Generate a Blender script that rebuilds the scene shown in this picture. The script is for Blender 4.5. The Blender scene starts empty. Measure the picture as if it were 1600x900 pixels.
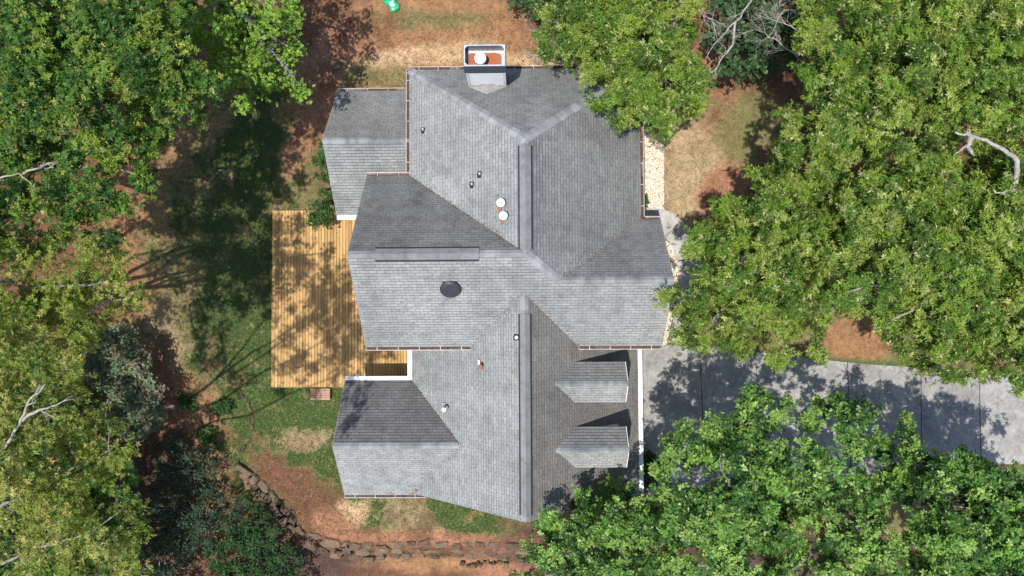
import bpy, bmesh, math, random
import numpy as np
from mathutils import Vector, Matrix
from math import radians, pi, sin, cos

# ------------------------------------------------------------------ camera, world, sun, exposure
sc = bpy.context.scene
C = sc.collection
H = 38.0
TX, TY, RO, FPX = 0.0386, 0.013, -0.0056, 1071.87
def rotm(tx, ty, r):
    cx, sx = cos(tx), sin(tx); cy, sy = cos(ty), sin(ty); c, s = cos(r), sin(r)
    Rx = np.array([[1, 0, 0], [0, cx, -sx], [0, sx, cx]]); Ry = np.array([[cy, 0, sy], [0, 1, 0], [-sy, 0, cy]])
    Rz = np.array([[c, -s, 0], [s, c, 0], [0, 0, 1]])
    return Rz @ Rx @ Ry
ROT = rotm(TX, TY, RO)
cam_d = bpy.data.cameras.new('camera'); cam = bpy.data.objects.new('camera', cam_d); C.objects.link(cam)
cam_d.sensor_width = 36.0; cam_d.lens = 36.0 * FPX / 1600.0; cam_d.clip_start = 0.5; cam_d.clip_end = 2000
cam.matrix_world = Matrix.Translation((0, 0, H)) @ Matrix(ROT.tolist()).to_4x4()
sc.camera = cam
sc.render.resolution_x = 1024; sc.render.resolution_y = 576

SUN = Vector((-0.19, -0.205, 1.0)).normalized()          # towards the sun
elev = math.asin(SUN.z); azim = math.atan2(SUN.x, SUN.y)  # compass angle from +y towards +x
w = bpy.data.worlds.new('World'); sc.world = w; w.use_nodes = True
nt = w.node_tree; bg = nt.nodes['Background']
sky = nt.nodes.new('ShaderNodeTexSky'); sky.sky_type = 'NISHITA'; sky.sun_disc = False
sky.sun_elevation = elev; sky.sun_rotation = azim
nt.links.new(sky.outputs[0], bg.inputs[0]); bg.inputs[1].default_value = 0.14
sd = bpy.data.lights.new('sun', 'SUN'); sd.energy = 4.3; sd.angle = radians(0.53); sd.color = (1.0, 0.95, 0.88)
so = bpy.data.objects.new('sun', sd); C.objects.link(so)
so.rotation_euler = SUN.to_track_quat('Z', 'Y').to_euler()
sc.view_settings.view_transform = 'Standard'; sc.view_settings.look = 'None'
sc.view_settings.exposure = 0.45; sc.view_settings.gamma = 1.0

def at(u, v, z=0.0):
    """world point at height z on the sight line of position (u, v) of the survey frame (1600 x 900)"""
    d = ROT @ np.array([(u - 800) / FPX, (450 - v) / FPX, -1.0]); t = (z - H) / d[2]
    return Vector((d[0] * t, d[1] * t, z))
def gpix(x, y):
    """survey frame position of ground coordinates (vectorised)"""
    q = np.stack([x, y, np.full_like(x, -H)], -1) @ ROT
    return 800 - FPX * q[..., 0] / q[..., 2], 450 + FPX * q[..., 1] / q[..., 2]

# ------------------------------------------------------------------ helpers
rnd = random.Random(7)
def tag(o, label=None, cat=None, group=None, kind=None):
    if label: o['label'] = label
    if cat: o['category'] = cat
    if group: o['group'] = group
    if kind: o['kind'] = kind
    return o
def empty(name, loc, label, cat, group=None):
    o = bpy.data.objects.new(name, None); C.objects.link(o); o.location = loc; o.empty_display_size = 0.3
    return tag(o, label, cat, group)
def link(name, me, mat=None, parent=None, world=True):
    o = bpy.data.objects.new(name, me); C.objects.link(o)
    if mat and not me.materials: me.materials.append(mat)
    if parent is not None:
        o.parent = parent
        if world: o.matrix_parent_inverse = pinv(parent)
    return o
def pinv(p):
    m = Matrix.Identity(4)
    while p is not None:
        m = m @ (p.matrix_parent_inverse @ p.matrix_basis).inverted() if False else m
        p = p.parent
    return m
def wm(o):
    """world matrix without a depsgraph update"""
    m = o.matrix_basis.copy() if o.parent is None else wm(o.parent) @ o.matrix_parent_inverse @ o.matrix_basis
    return m
def part(name, me, mat, parent):
    """a mesh given in world coordinates, hung under parent"""
    o = bpy.data.objects.new(name, me); C.objects.link(o)
    if mat and not me.materials: me.materials.append(mat)
    if parent is not None:
        o.parent = parent; o.matrix_parent_inverse = wm(parent).inverted()
    return o
def mesh(verts, faces, smooth=False):
    me = bpy.data.meshes.new('m'); me.from_pydata([tuple(v) for v in verts], [], faces); me.update()
    if smooth:
        me.polygons.foreach_set('use_smooth', [True] * len(me.polygons))
    return me
class MB:
    """collects shapes for one mesh"""
    def __init__(s): s.v = []; s.f = []; s.col = []
    def add(s, v, f):
        n = len(s.v); s.v += [tuple(p) for p in v]; s.f += [tuple(i + n for i in q) for q in f]; return s
    def box(s, x0, x1, y0, y1, z0, z1):
        return s.add([(x0,y0,z0),(x1,y0,z0),(x1,y1,z0),(x0,y1,z0),(x0,y0,z1),(x1,y0,z1),(x1,y1,z1),(x0,y1,z1)],
                     [(3,2,1,0),(4,5,6,7),(0,1,5,4),(1,2,6,5),(2,3,7,6),(3,0,4,7)])
    def prism(s, poly, ztop, thick):
        """poly: plan points (ccw), ztop: function (x,y)->z or number"""
        f = ztop if callable(ztop) else (lambda x, y: ztop)
        n = len(poly); up = [(x, y, f(x, y)) for x, y in poly]; lo = [(x, y, f(x, y) - thick) for x, y in poly]
        return s.add(up + lo, [tuple(range(n)), tuple(range(2 * n - 1, n - 1, -1))] +
                     [(i, i + n, (i + 1) % n + n, (i + 1) % n) for i in range(n)])
    def tube(s, pts, rad, seg=8, cap=True):
        pts = [Vector(p) for p in pts]; n0 = len(s.v); N = len(pts)
        for i, p in enumerate(pts):
            d = (pts[min(i + 1, N - 1)] - pts[max(i - 1, 0)]).normalized()
            a = d.orthogonal().normalized() if i == 0 else (a - d * a.dot(d)).normalized()
            b = d.cross(a); r = rad[i] if hasattr(rad, '__len__') else rad
            for k in range(seg):
                t = 2 * pi * k / seg; s.v.append(tuple(p + (a * cos(t) + b * sin(t)) * r))
        for i in range(N - 1):
            for k in range(seg):
                q = n0 + i * seg; k2 = (k + 1) % seg
                s.f.append((q + k, q + k2, q + seg + k2, q + seg + k))
        if cap:
            s.f.append(tuple(n0 + k for k in range(seg))[::-1]); s.f.append(tuple(n0 + (N - 1) * seg + k for k in range(seg)))
        return s
    def lathe(s, c, prof, seg=20, axis=None):
        c = Vector(c); ax = Vector(axis or (0, 0, 1)).normalized(); a = ax.orthogonal().normalized(); b = ax.cross(a)
        n0 = len(s.v)
        for r, z in prof:
            for k in range(seg):
                t = 2 * pi * k / seg; s.v.append(tuple(c + ax * z + (a * cos(t) + b * sin(t)) * r))
        for i in range(len(prof) - 1):
            for k in range(seg):
                q = n0 + i * seg; k2 = (k + 1) % seg
                s.f.append((q + k, q + k2, q + seg + k2, q + seg + k))
        s.f.append(tuple(n0 + k for k in range(seg))[::-1]); s.f.append(tuple(n0 + (len(prof) - 1) * seg + k for k in range(seg)))
        return s
    def mesh(s, smooth=False): return mesh(s.v, s.f, smooth)
    def build(s, name, mat, parent=None, smooth=False): return part(name, s.mesh(smooth), mat, parent)

def bulk(verts, quads, cols=None, smooth=False):
    """numpy mesh: verts (N,3), quads (M,4 or 3), cols (N,3)"""
    me = bpy.data.meshes.new('m'); n = len(verts); m, k = quads.shape
    me.vertices.add(n); me.vertices.foreach_set('co', verts.astype(np.float32).ravel())
    me.loops.add(m * k); me.loops.foreach_set('vertex_index', quads.astype(np.int32).ravel())
    me.polygons.add(m); me.polygons.foreach_set('loop_start', np.arange(0, m * k, k, dtype=np.int32))
    if smooth: me.polygons.foreach_set('use_smooth', np.ones(m, bool))
    me.update(calc_edges=True)
    if cols is not None:
        a = me.color_attributes.new('col', 'FLOAT_COLOR', 'POINT')
        c4 = np.ones((n, 4), np.float32); c4[:, :3] = cols; a.data.foreach_set('color', c4.ravel())
    return me

# numpy value noise
def vnoise(x, y, seed=0):
    xi = np.floor(x).astype(np.int64); yi = np.floor(y).astype(np.int64); xf = x - xi; yf = y - yi
    def h(a, b):
        n = (a * 374761393 + b * 668265263 + seed * 974711) & 0x7fffffff
        n = ((n ^ (n >> 13)) * 1274126177) & 0x7fffffff
        return ((n ^ (n >> 16)) & 0xffff) / 65535.0
    u = xf * xf * (3 - 2 * xf); v = yf * yf * (3 - 2 * yf)
    return (h(xi, yi) * (1 - u) + h(xi + 1, yi) * u) * (1 - v) + (h(xi, yi + 1) * (1 - u) + h(xi + 1, yi + 1) * u) * v
def fbm(x, y, seed=0, o=4):
    s = 0; a = 0.5; t = 0
    for i in range(o): s = s + a * vnoise(x * 2 ** i, y * 2 ** i, seed + i); t += a; a *= 0.55
    return s / t
def sst(a, b, x):
    t = np.clip((x - a) / (b - a), 0, 1); return t * t * (3 - 2 * t)

# ------------------------------------------------------------------ materials
class N:
    def __init__(s, name, rough=0.8, spec=0.3, metal=0.0):
        s.m = bpy.data.materials.new(name); s.m.use_nodes = True; s.t = s.m.node_tree
        s.b = s.t.nodes['Principled BSDF']; s.b.inputs['Roughness'].default_value = rough
        s.b.inputs['Specular IOR Level'].default_value = spec; s.b.inputs['Metallic'].default_value = metal
    def n(s, ty, **kw):
        q = s.t.nodes.new(ty)
        for k, v in kw.items(): setattr(q, k, v)
        return q
    def l(s, a, b): s.t.links.new(a, b)
    def noise(s, scale, detail=4, rough=0.6, vec=None, dist=0.0):
        q = s.n('ShaderNodeTexNoise'); q.inputs['Scale'].default_value = scale; q.inputs['Detail'].default_value = detail
        q.inputs['Roughness'].default_value = rough; q.inputs['Distortion'].default_value = dist
        s.l(vec if vec is not None else s.pos(), q.inputs['Vector']); return q.outputs['Fac']
    def pos(s):
        if not hasattr(s, '_p'): s._p = s.n('ShaderNodeNewGeometry').outputs['Position']
        return s._p
    def scaled(s, v, sx, sy, sz, rot=(0, 0, 0)):
        q = s.n('ShaderNodeMapping'); q.inputs['Scale'].default_value = (sx, sy, sz); q.inputs['Rotation'].default_value = rot
        s.l(v, q.inputs['Vector']); return q.outputs[0]
    def ramp(s, fac, stops):
        q = s.n('ShaderNodeValToRGB'); e = q.color_ramp.elements
        e[0].position, e[0].color = stops[0][0], (*stops[0][1], 1); e[1].position, e[1].color = stops[-1][0], (*stops[-1][1], 1)
        for p, c in stops[1:-1]:
            z = e.new(p); z.color = (*c, 1)
        s.l(fac, q.inputs[0]); return q.outputs[0]
    def mix(s, a, b, fac, mode='MIX'):
        q = s.n('ShaderNodeMix', data_type='RGBA', blend_type=mode)
        for i, x in ((6, a), (7, b)):
            if isinstance(x, tuple): q.inputs[i].default_value = (*x, 1)
            else: s.l(x, q.inputs[i])
        if isinstance(fac, float): q.inputs[0].default_value = fac
        else: s.l(fac, q.inputs[0])
        return q.outputs[2]
    def bump(s, h, strength=0.3, dist=0.02):
        q = s.n('ShaderNodeBump'); q.inputs['Strength'].default_value = strength; q.inputs['Distance'].default_value = dist
        s.l(h, q.inputs['Height']); s.l(q.outputs[0], s.b.inputs['Normal'])
    def col(s, c):
        if isinstance(c, tuple): s.b.inputs['Base Color'].default_value = (*c, 1)
        else: s.l(c, s.b.inputs['Base Color'])
        return s
def g3(v): return (v, v, v)
def plain(name, c, rough=0.6, spec=0.4, metal=0.0, var=0.18, scale=6.0):
    m = N(name, rough, spec, metal)
    f = m.noise(scale, 5); m.col(m.ramp(f, [(0.3, tuple(x * (1 - var) for x in c)), (0.7, tuple(min(1, x * (1 + var)) for x in c))]))
    m.bump(m.noise(scale * 8, 3), 0.15, 0.01); return m.m

def shingle_mat():
    m = N('asphalt_shingle', 0.9, 0.2)
    at_ = m.n('ShaderNodeAttribute', attribute_name='col').outputs['Color']
    big = m.ramp(m.noise(0.55, 5, 0.65, dist=0.6), [(0.32, g3(0.80)), (0.5, g3(0.96)), (0.68, g3(1.07))])
    gran = m.ramp(m.noise(60, 2, 0.8), [(0.3, g3(0.78)), (0.7, g3(1.22))])
    st = m.ramp(m.noise(2.6, 5, 0.7, dist=0.4), [(0.36, (0.78, 0.76, 0.75)), (0.55, g3(1.0))])
    c = m.mix(at_, big, 1.0, 'MULTIPLY'); c = m.mix(c, gran, 1.0, 'MULTIPLY'); c = m.mix(c, st, 1.0, 'MULTIPLY')
    m.col(c); m.bump(m.noise(90, 2), 0.3, 0.01); return m.m
M = {}
M['shingle'] = shingle_mat()
M['underlay'] = plain('dark_underlay', (0.045, 0.047, 0.05), 0.95, 0.1)
M['white'] = plain('white_painted_metal', (0.82, 0.82, 0.81), 0.45, 0.5, var=0.10, scale=3)
M['gutter'] = plain('weathered_gutter', (0.46, 0.44, 0.43), 0.5, 0.5, var=0.3, scale=4)
M['gutter_in'] = plain('dirty_gutter_bottom', (0.17, 0.14, 0.125), 0.8, 0.3, var=0.5, scale=3)
M['siding'] = plain('white_siding', (0.66, 0.66, 0.64), 0.6, 0.4, var=0.06, scale=2)
M['vent_dark'] = plain('black_rubber_metal', (0.03, 0.03, 0.033), 0.6, 0.4)
M['slate_metal'] = plain('dark_grey_sheet_metal', (0.075, 0.09, 0.11), 0.45, 0.5, 0.3)
M['turbine'] = plain('dark_vent_metal', (0.035, 0.037, 0.045), 0.45, 0.4)
M['steel'] = plain('pale_galvanised_steel', (0.45, 0.48, 0.52), 0.4, 0.5, 0.4)
M['copper'] = plain('rusty_orange_flashing', (0.27, 0.12, 0.075), 0.7, 0.3, var=0.3, scale=14)
def rust():
    m = N('rust_pan', 0.75, 0.3)
    m.col(m.ramp(m.noise(3.0, 6, 0.6, dist=0.5), [(0.2, (0.24, 0.075, 0.03)), (0.5, (0.33, 0.105, 0.045)), (0.8, (0.27, 0.12, 0.07))])); return m.m
M['rust'] = rust()
M['trim'] = plain('grey_drip_edge', (0.24, 0.235, 0.23), 0.6, 0.4)
M['glass'] = plain('dark_window_glass', (0.03, 0.035, 0.04), 0.08, 0.6)
def litter():
    m = N('dead_leaf_litter', 0.95, 0.1)
    m.col(m.ramp(m.noise(28, 5, 0.8), [(0.32, (0.035, 0.018, 0.012)), (0.5, (0.10, 0.055, 0.042)), (0.60, (0.15, 0.09, 0.068)), (0.72, (0.34, 0.29, 0.26))]))
    m.bump(m.noise(60, 4), 0.8, 0.03); return m.m
M['litter'] = litter()
def wood(name, a, b, c):
    m = N(name, 0.65, 0.3)
    oi = m.n('ShaderNodeObjectInfo').outputs['Random']
    g = m.noise(3.0, 6, 0.7, vec=m.scaled(m.pos(), 9, 0.8, 1), dist=0.6)
    base = m.ramp(g, [(0.25, a), (0.5, b), (0.75, c)])
    tone = m.ramp(oi, [(0.0, g3(0.72)), (0.5, g3(0.95)), (1.0, g3(1.22))])
    kn = m.ramp(m.noise(7, 2, 0.5), [(0.66, g3(1.0)), (0.74, g3(0.6))])
    m.col(m.mix(m.mix(base, tone, 1.0, 'MULTIPLY'), kn, 1.0, 'MULTIPLY')); m.bump(g, 0.25, 0.006); return m.m
M['deck'] = wood('golden_deck_board', (0.27, 0.15, 0.05), (0.42, 0.25, 0.09), (0.55, 0.355, 0.145))
M['step'] = wood('weathered_step_board', (0.22, 0.12, 0.07), (0.30, 0.18, 0.11), (0.38, 0.25, 0.16))
M['joist'] = plain('dark_joist', (0.06, 0.035, 0.02), 0.9, 0.1)
def concrete(name, k=1.0):
    m = N(name, 0.85, 0.25)
    a = m.ramp(m.noise(0.5, 6, 0.65, dist=0.8), [(0.3, (0.25 * k, 0.245 * k, 0.235 * k)), (0.7, (0.41 * k, 0.395 * k, 0.37 * k))])
    b = m.ramp(m.noise(2.2, 6, 0.75, dist=1.2), [(0.36, g3(0.68)), (0.60, g3(1.06))])
    g = m.ramp(m.noise(45, 3, 0.8), [(0.3, g3(0.86)), (0.7, g3(1.12))])
    oi = m.ramp(m.n('ShaderNodeObjectInfo').outputs['Random'], [(0, g3(0.92)), (1, g3(1.06))])
    # fine cracks
    vo = m.n('ShaderNodeTexVoronoi', feature='DISTANCE_TO_EDGE'); vo.inputs['Scale'].default_value = 0.42
    q = m.n('ShaderNodeVectorMath', operation='ADD'); m.l(m.pos(), q.inputs[0])
    nn = m.n('ShaderNodeTexNoise'); nn.inputs['Scale'].default_value = 1.4; nn.inputs['Detail'].default_value = 6; m.l(m.pos(), nn.inputs['Vector'])
    m.l(nn.outputs['Color'], q.inputs[1]); m.l(q.outputs[0], vo.inputs['Vector'])
    ck = m.ramp(vo.outputs['Distance'], [(0.0, g3(0.72)), (0.006, g3(1.0))])
    c = m.mix(a, b, 1.0, 'MULTIPLY'); c = m.mix(c, g, 1.0, 'MULTIPLY'); c = m.mix(c, oi, 1.0, 'MULTIPLY'); c = m.mix(c, ck, 1.0, 'MULTIPLY')
    m.col(c); m.bump(m.noise(70, 3), 0.25, 0.01); return m.m
M['concrete'] = concrete('driveway_concrete', 0.85); M['walk'] = concrete('walkway_concrete', 1.25)
def ground_mat():
    m = N('ground_soil', 0.95, 0.1)
    a = m.n('ShaderNodeAttribute', attribute_name='col').outputs['Color']
    f = m.ramp(m.noise(22, 6, 0.8), [(0.30, g3(0.35)), (0.5, g3(0.95)), (0.68, g3(1.75))])
    f2 = m.ramp(m.noise(3.5, 6, 0.75, dist=0.5), [(0.34, (0.60, 0.63, 0.62)), (0.66, (1.35, 1.26, 1.2))])
    st = m.ramp(m.noise(30, 3, 0.7, vec=m.scaled(m.pos(), 1, 4, 1, (0, 0, 0.6)), dist=2.0), [(0.4, g3(0.85)), (0.65, g3(1.2))])
    c = m.mix(a, f, 1.0, 'MULTIPLY'); c = m.mix(c, f2, 1.0, 'MULTIPLY'); c = m.mix(c, st, 1.0, 'MULTIPLY'); m.col(c)
    m.bump(m.noise(25, 6, 0.8), 0.7, 0.05); return m.m
M['ground'] = ground_mat()
def vcol(name, rough=0.9, spec=0.2, bumpy=0.4, amp=0.25, scale=18):
    m = N(name, rough, spec); a = m.n('ShaderNodeAttribute', attribute_name='col').outputs['Color']
    f = m.ramp(m.noise(scale, 5, 0.75), [(0.3, g3(1 - amp)), (0.7, g3(1 + amp))])
    m.col(m.mix(a, f, 1.0, 'MULTIPLY')); m.bump(m.noise(scale * 1.5, 4), bumpy, 0.03); return m.m
def stone_mat():
    m = N('rough_fieldstone', 0.9, 0.2)
    oi = m.n('ShaderNodeObjectInfo').outputs['Random']
    a = m.ramp(oi, [(0.0, (0.10, 0.07, 0.05)), (0.35, (0.15, 0.10, 0.068)), (0.7, (0.19, 0.145, 0.10)), (1.0, (0.22, 0.13, 0.08))])
    f = m.ramp(m.noise(4, 7, 0.75, dist=0.5), [(0.3, g3(0.55)), (0.55, g3(1.0)), (0.75, (1.25, 1.2, 1.1))])
    moss = m.ramp(m.noise(1.7, 5, 0.7), [(0.5, g3(0)), (0.65, g3(0.55))])
    c = m.mix(a, f, 1.0, 'MULTIPLY'); m.col(m.mix(c, (0.10, 0.085, 0.05), moss)); m.bump(m.noise(9, 6), 0.8, 0.08); return m.m
M['stone'] = stone_mat()
M['pebble'] = vcol('pale_river_gravel', 0.8, 0.3, 0.1, 0.1)
def leaf_mat(name, trans=0.32, rough=0.48, spec=0.28):
    m = N(name, rough, spec); a = m.n('ShaderNodeAttribute', attribute_name='col').outputs['Color']; m.col(a)
    tr = m.n('ShaderNodeBsdfTranslucent'); m.l(m.mix(a, (1.25, 1.35, 0.55), 1.0, 'MULTIPLY'), tr.inputs['Color'])
    mx = m.n('ShaderNodeMixShader'); mx.inputs[0].default_value = trans
    out = m.t.nodes['Material Output']; m.l(m.b.outputs[0], mx.inputs[1]); m.l(tr.outputs[0], mx.inputs[2]); m.l(mx.outputs[0], out.inputs[0]); return m.m
M['leaf'] = leaf_mat('tree_leaf'); M['blade'] = leaf_mat('grass_blade', 0.3, 0.6, 0.2)
def bark(name, c1, c2):
    m = N(name, 0.9, 0.2); g = m.noise(5, 6, 0.75, vec=m.scaled(m.pos(), 1, 1, 0.4), dist=0.8)
    m.col(m.ramp(g, [(0.35, c1), (0.62, c2)])); m.bump(g, 0.6, 0.04); return m.m
M['bark'] = bark('grey_bark', (0.11, 0.10, 0.088), (0.32, 0.295, 0.27))
M['deadwood'] = bark('bleached_dead_branch', (0.18, 0.16, 0.14), (0.42, 0.39, 0.35))

# ------------------------------------------------------------------ ground
WALLP = [(-400, 5000), (330, 1200), (372, 700), (430, 765), (480, 828), (560, 846), (700, 848), (830, 852), (1000, 862), (2600, 900)]
WU = np.array([p[0] for p in WALLP], float); WV = np.array([p[1] for p in WALLP], float)
def gz(x, y):
    x = np.asarray(x, float); y = np.asarray(y, float); u, v = gpix(x, y)
    vp = np.interp(u, WU, WV); d = sst(2, 42, v - vp) * sst(345, 400, u) * sst(1300, 900, u)
    return -1.0 * d + 0.07 * (fbm(x * 0.5, y * 0.5, 3) - 0.5) * sst(0, 60, np.abs(v - vp)) * np.where((u > 415) & (u < 1130) & (v > 100) & (v < 800), 0.25, 1.0)
def blend(c, base, wgt): return base * (1 - wgt[..., None]) + np.array(c) * wgt[..., None]
def ell(u, v, cu, cv, ru, rv, nz, rot=0.0, soft=0.35, na=1.0):
    du, dv = u - cu, v - cv; a = radians(rot); x = du * cos(a) + dv * sin(a); y = -du * sin(a) + dv * cos(a)
    d = np.sqrt((x / ru) ** 2 + (y / rv) ** 2) + (nz - 0.5) * na
    return sst(1 + soft, 1 - soft, d)
# (colour, centre u, v, radius u, v, rotation, softness, noise)
SOIL = (0.145, 0.075, 0.045); STRAW = (0.27, 0.155, 0.08); CLAY = (0.30, 0.155, 0.095); DRY = (0.25, 0.20, 0.115)
GRASS = (0.08, 0.13, 0.045); LAWN = (0.08, 0.15, 0.042); SAND = (0.46, 0.32, 0.19); MULCH = (0.085, 0.055, 0.045); OLIVE = (0.16, 0.145, 0.065)
PATCH = [
    (STRAW, 640, 60, 200, 90, 0, .3, 1), (SOIL, 470, 30, 110, 70, 0, .4, 1.4), (CLAY, 520, 110, 70, 60, 0, .4, 1.5),
    (SAND, 655, 88, 100, 17, -8, .5, .9), (SAND, 840, 98, 70, 12, 8, .5, .8), (OLIVE, 590, 118, 70, 20, 5, .6, 1.2), (OLIVE, 665, 30, 60, 14, 0, .6, 1.6),
    (CLAY, 255, 560, 75, 90, 30, .4, 1.2), (STRAW, 240, 400, 75, 160, -8, .4, 1.2), (STRAW, 300, 220, 90, 60, -40, .4, 1.2), (CLAY, 320, 640, 90, 75, 20, .4, 1.0),
    (GRASS, 392, 385, 148, 230, 8, .3, .7), (LAWN, 450, 665, 105, 125, 10, .3, .9), (GRASS, 450, 250, 80, 110, 0, .4, 1.2),
    (OLIVE, 285, 430, 32, 60, 0, .6, 2.0), (DRY, 262, 520, 26, 50, -20, .5, 1.6), (OLIVE, 320, 290, 40, 30, 0, .6, 2.0), (DRY, 470, 690, 50, 16, 0, .6, 2.0), (CLAY, 470, 215, 20, 90, 20, .6, 1.6), (CLAY, 490, 170, 40, 60, 0, .5, 1.6), (OLIVE, 500, 300, 60, 60, 0, .5, 1.4),
    (SOIL, 470, 770, 130, 35, 38, .4, 1.2), (SOIL, 600, 862, 180, 16, 3, .5, 1.0),
    (LAWN, 750, 800, 110, 42, 8, .3, .8), (LAWN, 585, 795, 45, 26, 0, .4, 1.2), (DRY, 640, 812, 45, 38, 0, .5, 1.6), (SAND, 560, 800, 28, 16, 0, .6, 1.6),
    (CLAY, 700, 842, 150, 11, 1, .6, 1.4), (STRAW, 700, 890, 120, 12, 0, .6, 1.9), (CLAY, 520, 822, 34, 20, 30, .5, 1.4), (CLAY, 800, 885, 60, 40, 0, .5, 1.0),
    (MULCH, 245, 760, 60, 110, 0, .4, 1.0), (MULCH, 480, 880, 90, 40, 10, .4, 1.0), (SOIL, 850, 815, 60, 30, 0, .5, 1.0),
    ((.36, .28, .17), 1085, 240, 75, 115, 8, .3, .8), (CLAY, 1120, 130, 40, 70, 0, .4, 1.2), (OLIVE, 1165, 200, 60, 60, 0, .5, 1.2), (CLAY, 1125, 300, 34, 45, 25, .3, .9),
    (MULCH, 1250, 860, 460, 100, 0, .2, .4), (OLIVE, 1200, 800, 420, 40, 0, .4, 1.0), (MULCH, 150, 850, 140, 120, 0, .3, .8),
    (OLIVE, 1340, 540, 330, 60, 0, .3, .6), (STRAW, 1342, 528, 60, 38, 0, .15, .3), (GRASS, 1400, 640, 260, 30, 0, .4, .4), (GRASS, 1330, 572, 130, 10, 2, .3, .3), (GRASS, 1440, 750, 240, 18, -3, .3, .3),
]
def soil_colour(x, y):
    u, v = gpix(x, y); n1 = fbm(x * 0.55, y * 0.55, 11, 5); n2 = fbm(x * 1.6, y * 1.6, 21, 4)
    c = np.empty(x.shape + (3,)); c[:] = SOIL
    for i, (col, cu, cv, ru, rv, ro, so_, na) in enumerate(PATCH):
        nn = fbm(x * 1.1, y * 1.1, 31 + i * 7, 4)
        c = blend(col, c, ell(u, v, cu, cv, ru, rv, nn, ro, so_, na))
    # bare worn patches and weeds
    green = (c[..., 1] > c[..., 0]).astype(float)
    c = blend((0.19, 0.15, 0.075), c, green * sst(0.56, 0.72, n2) * 0.6)
    c = blend((0.10, 0.055, 0.035), c, (1 - green) * sst(0.60, 0.75, n1) * 0.55)
    return c * (0.8 + 0.4 * n2[..., None])
def axis_coords(lo, hi, step, far):
    core = np.arange(lo, hi + 1e-6, step); o = [step]; t = 0; out = []
    while t < far: t += o[-1]; out.append(t); o.append(o[-1] * 1.45)
    out = np.array(out); return np.concatenate([(lo - out)[::-1], core, hi + out])
gx = axis_coords(-31, 29, 0.16, 600); gy = axis_coords(-16, 20, 0.16, 600)
GX, GY = np.meshgrid(gx, gy); nx, ny = len(gx), len(gy)
V = np.stack([GX, GY, gz(GX, GY)], -1).reshape(-1, 3)
I = np.arange(nx * ny).reshape(ny, nx)
Q = np.stack([I[:-1, :-1], I[:-1, 1:], I[1:, 1:], I[1:, :-1]], -1).reshape(-1, 4)
g = part('ground', bulk(V, Q, soil_colour(GX, GY).reshape(-1, 3), True), M['ground'], None)
tag(g, 'worn lawn, red clay and pine straw ground around the house', None, None, 'structure')

# ------------------------------------------------------------------ house geometry
zB, zR, zBR, zC, zE = 5.695, 9.324, 8.349, 2.90, 3.0
mA, mB, mT, mC, mF, mE = 0.6625, 0.894, 0.849, 0.8564, 0.8078, 0.8208
xAl, xAr, yAt, xr, yPk = -5.262, 5.696, 11.703, 0.2166, 7.429
xBl, xBr, yBnl, yBnr, yBs, yBL, yBR = -7.279, 6.592, 6.627, 4.444, -1.494, 2.567, 1.475
xCl, xCr, xc, yCs, zCr = -5.586, 5.939, 0.1765, -9.001, 7.836
xFl, yFn, yFs, yF, xFa, zF = -8.982, -3.310, -9.102, -6.206, -2.85, 5.24
xEl, yEn, yEs, yE, zEr = -9.422, 11.595, 5.133, 8.364, 5.652
S_ = lambda p: p
FACES = [  # name, plane (gradient x, gradient y, value at origin), list of convex plan polygons
    ('A_left', (mA, 0, zB - mA * xAl), [[(xAl, yAt), (xAl, yBnl), (xr, yBL), (xr, yPk)]]),
    ('A_top', (0, -mT, zB + mT * yAt), [[(xAr, yAt), (xAl, yAt), (xr, yPk)]]),
    ('A_right', (-mA, 0, zB + mA * xAr), [[(xr, yPk), (xr, yBL), (1.688, yBR), (xAr, yBnr), (xAr, yAt)]]),
    ('BL_north', (0, -mB, zB + mB * yBnl), [[(xBl, yBnl), (xBl, yBL), (xr, yBL), (xAl, yBnl)]]),
    ('B_south', (0, mB, zB - mB * yBs), [[(xBl, yBL), (xBl, yBs), (-2.322, yBs), (xc, 0.901), (xc, yBL)],
                                         [(xc, yBL), (xc, 0.901), (1.688, -0.548), (1.688, yBR), (xr, yBL)],
                                         [(1.688, yBR), (1.688, -0.548), (2.675, yBs), (xBr, yBs), (xBr, yBR)]]),
    ('BR_north', (0, -mB, zB + mB * yBnr), [[(1.688, yBR), (xBr, yBR), (xBr, yBnr), (xAr, yBnr)]]),
    ('C_left', (mC, 0, zC - mC * xCl), [[(xc, 0.901), (xCl, -1.1), (xCl, yFn), (xFa, yF), (xc, yF)],
                                        [(xc, yF), (xFa, yF), (-5.49, yCs), (xc, yCs)]]),
    ('C_right', (-mC, 0, zC + mC * xCr), [[(xc, 0.901), (xc, yCs), (xCr, yCs), (xCr, -1.1)]]),
    ('F_north', (0, -mF, zC + mF * yFn), [[(xFl, yFn), (xFl, yF), (xFa, yF), (xCl, yFn)]]),
    ('F_south', (0, mF, zC - mF * yFs), [[(xFl, yF), (xFl, yFs), (xCl, yFs), (xFa, yF)]]),
    ('E_north', (0, -mE, zE + mE * yEn), [[(xEl, yEn), (xEl, yE), (xAl + .2, yE), (xAl + .2, yEn)]]),
    ('E_south', (0, mE, zE - mE * yEs), [[(xEl, yE), (xEl, yEs), (xAl + .2, yEs), (xAl + .2, yE)]]),
]
DORM = [(-2.22, -4.10), (-5.22, -7.10)]
dz0, dx1, md = 5.86, 4.84, 0.86
for y1, y0 in DORM:
    ym = (y0 + y1) / 2; zr_ = dz0 + md * (y1 - y0) / 2
    xe = xCr - (dz0 - zC) / mC; xa = xCr - (zr_ - zC) / mC
    FACES.append(('D_north', (0, -md, dz0 + md * y1), [[(xe, y1), (xa, ym), (dx1, ym), (dx1, y1)]]))
    FACES.append(('D_south', (0, md, dz0 - md * y0), [[(xa, ym), (xe, y0), (dx1, y0), (dx1, ym)]]))
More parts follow.
